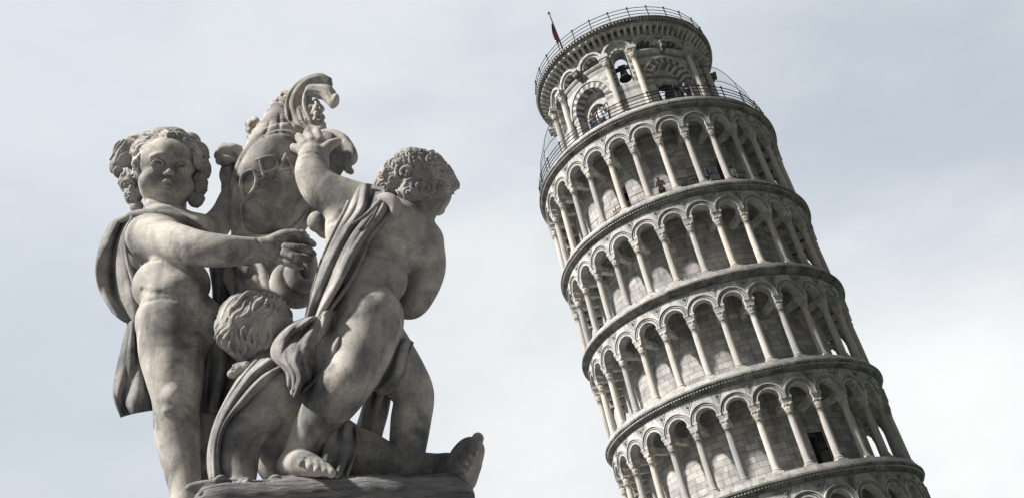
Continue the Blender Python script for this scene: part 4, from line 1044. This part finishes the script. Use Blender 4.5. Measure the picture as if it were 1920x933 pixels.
def rolled(h, cv, spots, seed, R=.24, r=.052, strands=3):
    """bunches of strands wound into a volute"""
    rg = np.random.RandomState(seed)
    for d in spots:
        d = np.array(d, float); d /= np.linalg.norm(d); base = np.array([0, 0.32, -0.16])+d*np.array([0.84, 0.82, 0.90])
        a_ = np.cross(d, rg.normal(size=3)); a_ /= np.linalg.norm(a_); b_ = np.cross(d, a_); sg = rg.choice([-1, 1]); R0 = R*rg.uniform(.75, 1.2); ph = rg.uniform(0, 6.28)
        for e in range(strands):
            pts = []
            for i in range(15):
                t = i/14; an = ph+sg*(1.35+.1*e)*2*math.pi*t; rr = R0*(1.25-1.1*t)*(1-.0*e)+e*.055*(1-t)
                p = base+rr*(math.cos(an)*a_+math.sin(an)*b_)+d*(-.03+.17*t-.035*e+.02*math.sin(4*an)); pts.append((*p, r*(1.15-.5*t)))
            h.tube(pts, .006, n=2, cv=cv)
locks(hB, b, [q_ for q_ in dd if q_[2] > -.1 and q_[2] < .35 and q_[0] > 0], lambda p: (0.3, -0.6, 0.7), 12, L=0.7, r=0.07, wave=0.1, curl=1.0, lift=0.03)
for x, y, d, q_ in ((770, 318, -30, 40), (745, 335, -20, 36), (800, 325, -10, 38), (828, 334, 10, 26), (770, 360, -28, 24), (722, 348, 0, 24), (846, 346, 20, 15), (786, 300, 0, 22)): b.ell((x, y, d), (q_, q_, q_*.8), 10)
strands(b, [(772, 276), (736, 288), (710, 314), (700, 345), (706, 376)], [(784, 274), (824, 286), (850, 316), (860, 348), (852, 374)], 36, 3.2, 3, 2.5, out=.4)
pcurls(b, [(772, 378, 9), (786, 370, 9), (790, 284, 11), (770, 288, 11), (812, 290, 11), (828, 304, 11), (748, 292, 10), (728, 312, 10), (716, 344, 9), (762, 324, 21), (794, 352, 20), (766, 362, 14), (824, 322, 19), (838, 350, 17), (720, 350, 13), (738, 336, 13), (742, 364, 10), (780, 300, 14), (808, 300, 13), (742, 306, 14), (716, 326, 11), (850, 364, 9), (796, 326, 11), (758, 294, 10), (846, 332, 10), (728, 378, 8), (708, 360, 8), (766, 342, 8)], 7, rk=.23, out=.6)
b.mesh('hair', 'hair', cherubB, 0, O)
cloth('drapery', [[(664, 350, -25), (690, 344, -50), (718, 356, -52), (740, 372, -40)], [(650, 392, -58), (684, 390, -78), (714, 392, -80), (738, 402, -58)], [(628, 432, -48), (655, 436, -84), (684, 436, -84), (700, 446, -60)],
                  [(606, 482, -40), (632, 484, -84), (660, 478, -88), (682, 484, -62)], [(592, 528, -40), (614, 530, -84), (640, 526, -90), (664, 520, -70)], [(581, 568, -45), (598, 572, -84), (618, 566, -90), (640, 556, -78)], [(573, 602, -50), (588, 602, -80), (602, 596, -90), (616, 586, -86)]], cherubB,
      folds=((2.1, 21.0, 2.6, 0.15, 0.7), (5, 5.6, 0.7, 0.5, 1)), th=6, nu=110, nv=60, seed=4)
cloth('drapery', [[(572, 596, -55), (592, 592, -88), (612, 582, -92), (645, 585, -70)], [(536, 612, -55), (566, 614, -100), (600, 616, -96), (640, 625, -80)], [(513, 640, -58), (548, 640, -106), (586, 645, -92), (632, 655, -80)],
                  [(509, 668, -62), (544, 676, -110), (578, 680, -86), (628, 682, -78)], [(534, 694, -60), (556, 708, -104), (580, 712, -84), (606, 704, -74)], [(541, 722, -60), (548, 742, -84), (558, 744, -84), (578, 722, -76)]], cherubB,
      folds=((2.3, 15, 0.4, 0.7, 0.5), (5.2, 7, 1.7, -1.1, 0.8), (1.2, 8, 0.5, 1.6, 0.6)), th=6, nu=110, nv=80, seed=5)
cloth('drapery', [[(744, 640, 30), (762, 633, 5), (776, 641, 30)], [(738, 664, 20), (754, 668, -4), (768, 666, 36)], [(728, 700, 15), (742, 704, -2), (762, 694, 40)], [(700, 730, 20), (715, 740, 10), (735, 735, 40)]], cherubB, folds=((1.5, 9.8, 0.3, 0.4, 0.8),), th=5, nu=40, nv=30, seed=6)
cloth('drapery', [[(690, 722, 90), (712, 728, 70), (735, 735, 90)], [(678, 765, 95), (700, 770, 75), (728, 775, 95)], [(664, 812, 100), (690, 818, 80), (716, 822, 100)], [(660, 850, 100), (690, 850, 85), (716, 855, 100)]], cherubB, folds=((2.5, 11.2, 0.9, 0.2, 0.8),), th=5, nu=40, nv=36, seed=7)
r = Carve(2.0)
r.tube([(664, 352, -30, 4), (648, 392, -62, 4), (626, 436, -62, 3.5), (604, 486, -56, 3.5), (590, 530, -54, 3), (579, 570, -54, 3), (572, 602, -56, 3)], 3)
r.tube([(712, 372, -80, 9), (728, 372, -92, 11), (742, 384, -88, 12), (740, 398, -80, 9)], 4)
r.tube([(700, 352, -62, 4), (722, 362, -80, 4.5), (690, 400, -98, 4), (662, 420, -100, 3)], 3)
r.mesh('hem', 'cloth', cherubB, 1, O)

# ================= cherub crouching underneath, back of the head to us
a = Carve(2.3)
a.ell((560, 772, 15), (66, 74, 58), 22); a.ell((610, 830, 40), (66, 56, 56), 24); a.ell((530, 850, 30), (52, 62, 40), 20); a.ell((500, 720, 5), (50, 44, 40), 20); a.tube([(500, 660, 25, 40), (515, 705, 10, 50)], 18)
a.tube([(528, 738, -22, 48), (500, 768, -42, 44), (472, 795, -54, 42), (452, 822, -56, 42), (448, 858, -58, 37), (450, 890, -62, 31), (450, 905, -68, 26)], 16)
a.groove([(493, 826, 5), (489, 806, 5), (480, 792, 4.5), (466, 782, 3), (452, 780, 1.5)], 9)
a.ell((446, 908, -80), (24, 12, 20), 8)
for i in range(4): a.tube([(430+i*11, 902, -88, 7), (426+i*11, 908, -104, 6)], 3)
a.tube([(620, 838, 42, 52), (680, 852, 62, 46), (723, 866, 78, 38), (778, 877, 96, 32), (838, 880, 112, 29)], 14)
a.groove([(824, 854, 2), (828, 880, 3), (824, 904, 2)], 5)
a.ell((867, 900, 92), (26, 24, 26), 12); a.ell((871, 868, 80), (33, 44, 20), 12, roll=16); a.ell((884, 842, 72), (25, 24, 17), 10, roll=14)
a.groove([(858, 862, 3), (866, 850, 5), (878, 838, 4)], 6)
a.groove([(884, 900, 4), (890, 880, 7), (894, 862, 5)], 10)
a.tube([(840, 880, 108, 30), (862, 886, 100, 26)], 10)
for f in ([(891, 838, 60, 11), (896, 821, 50, 11.5)], [(886, 848, 56, 9), (890, 840, 38, 9)], [(880, 859, 56, 9), (885, 853, 36, 8.5)], [(874, 870, 56, 8.5), (879, 866, 37, 8)], [(867, 881, 58, 8), (873, 879, 40, 7.5)]): a.tube(f, 2.5)
hC = Head(a, (484, 624, 10), 73, 165, 12, -14)
hC.ell((0, 0.20, -0.12), (0.84, 0.86, 0.92)); hC.ell((0, -0.42, 0.22), (0.66, 0.52, 0.52), 0.2)
hC.face()
a.groove([(522, 760, 3), (536, 790, 4), (528, 815, 4)], 9)
a.grooves([[(896, 826, 10), (897, 822, 10)], [(889, 842, 8.5), (891, 839, 8.5)], [(883, 856, 8), (885, 853, 8)], [(876, 868, 7.5), (878, 866, 7.5)], [(869, 880, 7), (871, 878, 7)]], 1.2, 'add', 1.0)
a.grooves([[(889, 832, 3.0), (896, 836, 3.0)], [(882, 847, 2.8), (890, 851, 2.8)], [(876, 861, 2.6), (884, 865, 2.6)], [(869, 873, 2.5), (877, 876, 2.5)]], 1.5, 'sub', .2)
a.groove([(888, 826, 2), (880, 842, 3), (872, 856, 3), (862, 872, 2.5)], 4)
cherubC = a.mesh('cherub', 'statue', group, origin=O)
cherubC['label'] = 'crouching cherub seen from behind with one bare leg stretched out to the right'
b = Carve(1.75)
hC.ell((0, 0.24, -0.16), (0.93, 0.93, 0.98), 0.1, cv=b)
stc = sphere_dirs(120, lambda d: d[2] > -.2 and d[2] < .5 and d[1] > -0.9, 14)
locks(hC, b, stc, lambda p: (-0.55*p[0]-0.75+0.3*math.sin(5*p[1]), -0.55+0.35*math.sin(4*p[0]), 0.1), 15, L=0.85, r=0.050, wave=0.012, curl=0.12, lift=0.0, ctr=(0, 0.22, -0.16), rad=(0.90, 0.90, 0.96))
strands(b, [(505, 548), (455, 552), (412, 584), (402, 630), (412, 672), (440, 702)], [(515, 548), (552, 568), (568, 602), (552, 642), (522, 664), (488, 688)], 40, 3.0, 8, 5.0, nw=1.8, out=.3, coh=7)
strands(b, [(488, 552), (440, 566), (412, 600), (408, 650), (430, 692)], [(530, 556), (540, 590), (520, 630), (496, 660), (476, 690)], 11, 4.2, 9, 8, nw=1.6, out=.8, coh=6)
strands(b, [(496, 554), (446, 562), (416, 594), (408, 634), (418, 672), (442, 700)], [(518, 554), (548, 576), (562, 606), (544, 640), (516, 664), (484, 688)], 18, 2.2, 10, 6, nw=1.8, op='sub', out=.5, coh=7)
for x, y, d, q_ in ((450, 690, -30, 15), (464, 686, -34, 13), (438, 700, -22, 12)): b.ell((x, y, d), (q_, q_*.8, q_), 6)
pcurls(b, [(448, 691, 10), (464, 688, 9), (436, 702, 8), (432, 686, 8)], 12, rk=.24)
b.mesh('hair', 'hair', cherubC, 0, O)
cloth('drapery', [[(548, 694, -42), (524, 680, -58), (496, 668, -50), (462, 684, -20)], [(508, 716, -76), (482, 706, -84), (458, 708, -74), (432, 732, -35)], [(466, 752, -100), (444, 752, -102), (422, 764, -88), (403, 792, -45)],
                  [(426, 792, -98), (414, 804, -104), (403, 818, -92), (391, 840, -50)], [(410, 850, -88), (405, 856, -98), (398, 862, -88), (390, 875, -50)], [(414, 895, -84), (407, 897, -92), (400, 898, -84), (394, 899, -50)]], cherubC,
      folds=((3.3, 8.4, 0.3, 0.12, 0.75), (7, 2.8, 1.0, 0.2, 1)), th=6, nu=100, nv=54, seed=8)
cloth('drapery', [[(622, 796, -30), (645, 787, -34), (670, 802, -10)], [(610, 825, -45), (640, 826, -42), (672, 830, -10)], [(602, 862, -50), (632, 866, -36), (664, 862, -14)], [(600, 894, -50), (628, 896, -44), (652, 894, -20)]], cherubC, folds=((2.4, 12.6, 1.3, 0.25, 0.75),), th=5, nu=50, nv=40, seed=9)

# ================= the carved coat of arms
SC_, SR_ = (514, 352, 62), np.array([72, 112, 46])
shield = Carve(2.2)
ROLL = 15
shield.ell((520, 350, 86), (84, 122, 26), 8, roll=ROLL); shield.ell(SC_, SR_, 5, roll=ROLL)
shield.tube([(448, 300, 70, 7), (441, 350, 62, 7), (438, 400, 58, 7), (440, 442, 55, 6)], 6)
shield.tube([(440, 442, 50, 7), (480, 447, 40, 7), (530, 446, 36, 7), (575, 444, 36, 6)], 6)
shield.ell((512, 455, 60), (70, 14, 40), 8)
shield.tube([(470, 268, 66, 8), (492, 248, 52, 8), (515, 240, 44, 8), (540, 244, 42, 8), (560, 258, 42, 7)], 4)
shield.tube([(520, 262, 84, 44), (532, 226, 90, 34), (552, 200, 92, 24), (568, 178, 90, 16)], 12)
shield.tube([(500, 218, 70, 6), (490, 240, 60, 7), (476, 262, 60, 7), (462, 282, 64, 6)], 4)
shield.tube([(512, 206, 80, 8), (516, 222, 64, 8), (512, 240, 58, 7)], 5); shield.tube([(532, 196, 80, 8), (536, 214, 62, 8), (534, 236, 54, 7)], 5)
for x, y, q_ in ((469, 232, 10), (478, 226, 8), (466, 244, 6), (468, 256, 6), (474, 268, 5), (513, 196, 8), (523, 190, 7), (532, 188, 8), (541, 182, 8), (547, 176, 7)): shield.tube([(x, y, 78, q_), (x+3, y+2, 66, q_*.8)], 3)
shield.tube([(574, 246, 50, 8), (556, 226, 46, 8), (550, 200, 44, 9), (556, 178, 44, 9), (574, 158, 46, 10), (598, 150, 50, 10), (614, 158, 56, 10)], 4)
shield.tube([(566, 178, 74, 20), (562, 205, 70, 22), (570, 238, 64, 24)], 6)
shield.tube([(560, 190, 84, 14), (580, 160, 84, 14), (604, 154, 84, 13), (614, 166, 80, 10)], 6)
shield.tube([(584, 170, 34, 12), (600, 172, 34, 14), (614, 176, 34, 15), (624, 190, 36, 12)], 6); shield.ell((627, 190, 34), (8, 15, 12), 4, roll=20)
shield.tube([(588, 162, 38, 3), (576, 170, 28, 4), (570, 186, 26, 4), (572, 204, 28, 4), (582, 226, 34, 4)], 3)
for x, y, q_ in ((586, 196, 7.5), (593, 204, 7.5), (588, 212, 8.5), (595, 218, 7.5), (576, 222, 7.5), (586, 232, 9.5), (592, 238, 7), (576, 238, 6), (596, 228, 4)): shield.tube([(x, y, 64, q_), (x-4, y+6, 52, q_*.7)], 2)
shield.tube([(578, 244, 60, 14), (600, 246, 56, 14)], 8)
shield.tube([(422, 283, 66, 15), (438, 283, 66, 14)], 8); shield.tube([(410, 292, 60, 9), (418, 280, 52, 9), (436, 279, 52, 8), (445, 286, 58, 7)], 2); shield.ell((421, 305, 58), (10, 9, 10), 3); shield.ell((426, 321, 60), (8, 9, 8), 3)
shield.ell((448, 305, 84), (24, 32, 10), 8, roll=20); shield.tube([(412, 302, 64, 8), (420, 300, 60, 10), (434, 300, 62, 8)], 3)
shield.ell((606, 300, 90), (30, 60, 18), 8, roll=-6)
shield.ell((595, 416, 34), (19, 20, 19), 3); shield.ell((612, 424, 50), (22, 24, 20), 4); shield.ell((563, 440, 12), (11, 8, 10), 3)
shield.tube([(566, 440, 20, 10), (576, 470, 28, 11), (577, 510, 32, 11), (574, 540, 40, 9)], 4); shield.ell((535, 500, 84), (60, 62, 34), 14)
shield.tube([(548, 500, 60, 10), (530, 508, 36, 14), (522, 526, 24, 16), (530, 548, 24, 17), (550, 562, 34, 16), (572, 560, 60, 15), (580, 548, 90, 13)], 1.5)
shield.tube([(572, 504, 60, 9), (556, 498, 26, 12), (546, 508, 10, 14), (552, 524, 8, 15), (566, 536, 18, 14), (580, 532, 50, 13), (584, 522, 80, 11)], 1.5)
for k_ in range(5): shield.tube([(418+k_*17, 494, 44, 8), (428+k_*17, 522, 30, 10), (444+k_*15, 556, 34, 10), (452+k_*14, 580, 50, 9)], 2.5)
shield.tube([(562, 252, 42, 4), (544, 228, 38, 4), (537, 202, 38, 4), (545, 174, 38, 4.5), (568, 152, 42, 5), (598, 142, 48, 5), (618, 150, 54, 5)], 2)
for k_ in range(7):      # acanthus leaves up the side of the crest
    x, y = 486+k_*9, 250-k_*12; shield.tube([(x+14, y+8, 58, 4), (x+4, y, 50, 5.5), (x-8, y-5, 54, 4.5), (x-13, y+3, 58, 3)], 1.5)
for x, y in ((592, 190), (600, 200), (590, 210), (601, 216), (594, 226), (603, 230), (598, 240), (586, 222), (606, 242), (588, 200)): shield.tube([(x, y, 58, 5), (x+4, y+5, 48, 5), (x+1, y+9, 50, 3)], 1)
shield.grooves([[(586, 164, 1.6), (600, 166, 1.8), (614, 172, 1.8), (622, 184, 1.6)], [(584, 172, 1.6), (598, 175, 1.8), (608, 181, 1.8), (614, 192, 1.6)], [(556, 176, 2), (553, 200, 2.2), (560, 224, 2.2), (574, 240, 2)], [(567, 180, 2), (564, 204, 2.4), (570, 226, 2)]], 2, 'sub', .3)
shield.grooves([[(452, 300, 2), (447, 340, 2.4), (444, 390, 2.4), (446, 430, 2)], [(505, 470, 3), (512, 500, 3.5), (520, 540, 3)], [(540, 462, 3), (548, 478, 3.5), (556, 492, 3)]], 3, 'sub', .3)
for g_ in ([(478, 268, 3), (498, 254, 4), (520, 248, 4), (542, 250, 4), (560, 262, 3)], [(505, 226, 2), (502, 240, 3), (496, 252, 2)], [(524, 214, 2), (524, 230, 3.4), (522, 244, 2)], [(543, 206, 2), (545, 226, 3.4), (548, 244, 2)]): shield.groove(g_, 4, out=.2)
for g_ in ([(600, 268, 2), (618, 290, 3), (614, 330, 2)], [(622, 268, 2), (640, 292, 3), (632, 330, 2)]): shield.groove(g_, 6, out=.2)
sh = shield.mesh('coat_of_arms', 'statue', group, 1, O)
cloth('cartouche_fold', [[(590, 262, 60), (612, 248, 40), (640, 256, 34), (664, 280, 46)], [(598, 296, 52), (616, 286, 34), (638, 288, 34), (657, 304, 50)], [(606, 336, 55), (616, 328, 44), (628, 322, 44), (640, 326, 58)], [(614, 372, 66), (622, 364, 56), (628, 352, 56), (634, 346, 66)]], sh, folds=((1.6, 7, 1.0, 0.2, 0.8),), th=7, nu=50, nv=40, seed=12)
cv_ = Carve(2.0); cv_.tube([(648, 268, 36, 6), (660, 280, 36, 7), (664, 298, 42, 7), (656, 306, 52, 6), (648, 300, 52, 5)], 3); cv_.tube([(650, 304, 56, 7), (652, 316, 52, 8), (658, 322, 52, 6)], 3); cv_.tube([(592, 258, 50, 9), (616, 250, 44, 9), (642, 258, 40, 8), (658, 274, 40, 6)], 3)
cv_.mesh('scroll', 'statue', sh, 1, O)
# raised emblem and letters that follow the swell of the shield
qc, kc = P(*SC_); Ms = cfr(qc) @ rotm(0, 0, ROLL); rs = SR_*kc
def onsh(px, py, lift=1.0):
    r_ = c2w([(px-CX)/FPX, -(py-CY)/FPX, 1.0]); o_ = Ms.T @ (-qc)/rs; d_ = (Ms.T @ r_)/rs
    A, B, C_ = d_ @ d_, 2*(o_ @ d_), o_ @ o_-1; Dd = max(B*B-4*A*C_, 0); t = (-B-math.sqrt(Dd))/(2*A); return r_*t*(1-lift/np.linalg.norm(r_*t))
let = Carve(1.15)
def stroke(pts, r, n=4, lift=3.4):
    A = catmull(pts, n) if n > 1 else np.array(pts, float); let._chain([onsh(x, y, lift) for x, y in A], [r*1.35]*len(A), 1.0)
def line(a_, b_, r=2.5): stroke([(a_[0]+(b_[0]-a_[0])*t, a_[1]+(b_[1]-a_[1])*t) for t in np.linspace(0, 1, 6)], r, 1)
line((487, 299), (496, 334), 3.0); stroke([(486, 299), (500, 294), (514, 295), (520, 305), (515, 317), (497, 322)], 3.0)
line((488, 336), (503, 331)); line((484, 352), (501, 345)); line((505, 344), (518, 339)); line((481, 300), (490, 297)); line((481, 326), (487, 328), 2.2)
line((536, 290), (515, 338), 3.0); line((536, 290), (552, 322), 3.0); line((526, 318), (548, 314), 2.4); line((510, 340), (521, 337)); line((547, 325), (556, 321)); line((548, 337), (551, 337), 2)
stroke([(458, 375), (452, 354), (454, 333), (463, 323), (475, 321), (481, 332), (479, 349), (470, 363), (458, 375)], 3.6, 5)
stroke([(458, 375), (452, 388), (453, 405), (458, 425)], 2.4); stroke([(458, 425), (470, 436), (495, 441), (530, 436), (556, 420), (575, 396)], 1.8)
lm = let.mesh('lettering', 'statue', sh, 0, O)

# ================= the rock they stand on
rk = Carve(3.2)
def RQ(x, y, z): return np.array([x, y, ZT+z])
u1 = P(400, 897, -100)[0]
dirx = np.array([1.0, 0.40, 0.0]); dirx /= np.linalg.norm(dirx); diry = np.array([-dirx[1], dirx[0], 0])
cen = u1 + dirx*222 + diry*115
rgk = np.random.RandomState(21)
Mb = np.stack([dirx, diry, np.array([0, 0, 1.0])], 1)
for i in range(-4, 5):
    for j in range(-2, 3):
        c = cen+dirx*i*50+diry*j*52; c[2] = ZT-44+rgk.uniform(-3, 1)-(5 if i > 2 else 0)
        rk._ell(c, (58, 56, 42), Mb, 16)
for i in range(60):
    t = rgk.uniform(-225, 225); sgn = -1; c = cen+dirx*t+diry*(-112+rgk.uniform(-14, 10)); c[2] = ZT-rgk.uniform(8, 90)
    rk._ell(c, (rgk.uniform(24, 60), rgk.uniform(12, 24), rgk.uniform(5, 13)), Mb, 6)
for i in range(26):
    c = cen+dirx*(-222+rgk.uniform(-14, 14))+diry*rgk.uniform(-100, 100); c[2] = ZT-rgk.uniform(12, 90)
    rk._ell(c, (rgk.uniform(10, 22), rgk.uniform(20, 40), rgk.uniform(6, 14)), Mb, 6)
for i in range(14):
    c = cen+dirx*rgk.uniform(-215, 215)+diry*(-122+rgk.uniform(-6, 14)); c[2] = ZT-rgk.uniform(0, 7)
    rk._ell(c, (rgk.uniform(7, 14), rgk.uniform(8, 14), rgk.uniform(5, 8)), Mb, 4)
for i in range(60):
    t = rgk.uniform(-215, 215); c = cen+dirx*t+diry*(-134+rgk.uniform(-6, 8)); z_ = ZT-rgk.uniform(12, 80)
    a_, b_ = c-dirx*rgk.uniform(20, 60), c+dirx*rgk.uniform(20, 60); a_[2] = z_; b_[2] = z_-rgk.uniform(-6, 10); rk._chain([a_, b_], [5.0, 2.5], 4, 'sub')
for j in range(3):
    c = cen.copy(); c[2] = ZT-150+j*30; rk._ell(c, (236-j*10, 130-j*6, 60), Mb, 20)
rk.mesh('rock_base', 'rock', group, 1, O)
# moulded pedestal and fountain bowl below the picture
pd = MB(); cw = (cen*SU+CAM); h = ZT*SU+CAM[2]-0.40-0.0
Rz = Mb
def slab(z0_, z1_, hx, hy, m=0): pd.box((cw[0]-O[0], cw[1]-O[1], (z0_+z1_)/2-O[2]), (hx, hy, (z1_-z0_)/2), m, Rz)
slab(h-0.16, h, 0.80, 0.46); slab(h-0.22, h-0.162, 0.72, 0.40); slab(0.62, h-0.222, 0.60, 0.34); slab(0.50, 0.618, 0.70, 0.42); slab(0.0, 0.498, 0.85, 0.55)
pdo = pd.build('pedestal', 'statue', group, bevel=0.02)
bw = empty('fountain_basin', (cw[0], cw[1], 0)); tag(bw, 'low round stone basin of water around the sculpture pedestal', 'basin')
k_ = MB(); k_.lathe([(1.75, 0), (2.05, 0), (2.0, 0.12), (2.08, 0.45), (2.12, 0.55), (1.9, 0.6), (1.8, 0.5), (1.75, 0.15)], 64, 0, close=True); k_.build('rim', 'statue', bw)

# ================= a few visitors on the tower's upper floors
def person_kit(shirt, trousers, hairc, skinc, seed):
    rg = np.random.RandomState(seed); U = 1/SU
    def ch(cv, pts, k=14): cv._chain([np.array(p[:3])*U for p in pts], [p[3]*U for p in pts], k)
    b_ = Carve(9.0)
    for e in (-1, 1):
        ch(b_, [(e*.10, 0, .90, .085), (e*.11, .01, .48, .058), (e*.12, .0, .09, .042)]); ch(b_, [(e*.12, .02, .05, .042), (e*.13, -.13, .035, .035)])
        ch(b_, [(e*.19, 0, 1.38, .055), (e*.25, -.05, 1.12, .042), (e*.17, -.26, 1.05, .032)]); ch(b_, [(e*.16, -.27, 1.05, .036), (e*.12, -.34, 1.04, .026)])
    ch(b_, [(0, 0, .95, .14), (0, .01, 1.15, .13), (0, 0, 1.34, .15)], 30); ch(b_, [(0, 0, 1.36, .06), (0, -.01, 1.52, .055)])
    b_._ell(np.array([0, -.01, 1.62])*U, np.array([.075, .095, .115])*U, np.eye(3), 10); b_._ell(np.array([0, -.11, 1.61])*U, np.array([.015, .02, .02])*U, np.eye(3), 5)
    j_ = Carve(9.0); ch(j_, [(0, 0, .93, .155), (0, .01, 1.15, .145), (0, 0, 1.35, .160)], 30)
    for e in (-1, 1): ch(j_, [(e*.19, 0, 1.38, .068), (e*.25, -.05, 1.12, .055), (e*.19, -.21, 1.06, .045)])
    t_ = Carve(9.0); ch(t_, [(-.08, 0, .92, .10), (.08, 0, .92, .10)], 20)
    for e in (-1, 1): ch(t_, [(e*.10, 0, .88, .10), (e*.11, .01, .48, .075), (e*.12, 0, .12, .065)])
    h_ = Carve(7.0); h_._ell(np.array([0, .02, 1.65])*U, np.array([.088, .10, .10])*U, np.eye(3), 8); h_._ell(np.array([0, .06, 1.58])*U, np.array([.07, .05, .09])*U, np.eye(3), 8)
    return b_, j_, t_, h_
for nm, c_ in (('skin', (.42, .27, .20)), ('white cotton', (.7, .7, .7)), ('navy cloth', (.03, .04, .07)), ('dark denim', (.03, .04, .06)), ('grey cloth', (.2, .2, .21)), ('brown hair', (.04, .025, .015))): MT[nm] = plain(nm, c_, .85)
def visitor(az, R_, z, turn, shirt, trousers, label, seed):
    e = empty('person'); e.matrix_world = tower.matrix_world @ Matrix.Translation(Vector(pol(R_, AZ(az), z))) @ Matrix.Rotation(AZ(az)+math.pi/2+math.radians(turn), 4, 'Z')
    tag(e, label, 'person', 'visitors on the upper floors of the tower')
    b_, j_, t_, h_ = person_kit(shirt, trousers, 0, 0, seed)
    off = CAM.copy()
    bo = b_.mesh('body', 'skin', e, 1, off); 
    for cv, nm, mt in ((j_, 'jacket', shirt), (t_, 'trousers', trousers), (h_, 'hair', 'brown hair')): cv.mesh(nm, mt, e, 1, off)
ZB, ZL = Z(S[1])+0.29, Z(S[2])+0.29
visitor(117.0, 6.95, ZB-.15, 10, 'white cotton', 'dark denim', 'visitor in a white top leaning at the rail beside the left big belfry arch', 1)
visitor(121.5, 6.9, ZB-.15, -20, 'navy cloth', 'dark denim', 'visitor in dark clothes at the belfry rail, in front of the left big arch', 2)
visitor(73.5, 6.9, ZB-.15, 15, 'navy cloth', 'grey cloth', 'visitor in dark jacket and grey trousers at the rail before the right big arch', 3)
visitor(101.0, 6.5, ZL, 0, 'grey cloth', 'dark denim', 'visitor in a grey top standing alone in the middle of the top columned gallery', 4)
visitor(77.5, 6.55, ZL, -25, 'navy cloth', 'grey cloth', 'visitor in a dark jacket inside the top gallery, beside the iron gate', 5)
visitor(62.0, 6.5, ZL, 20, 'white cotton', 'navy cloth', 'visitor in a white top before the dark doorway of the top gallery', 6)
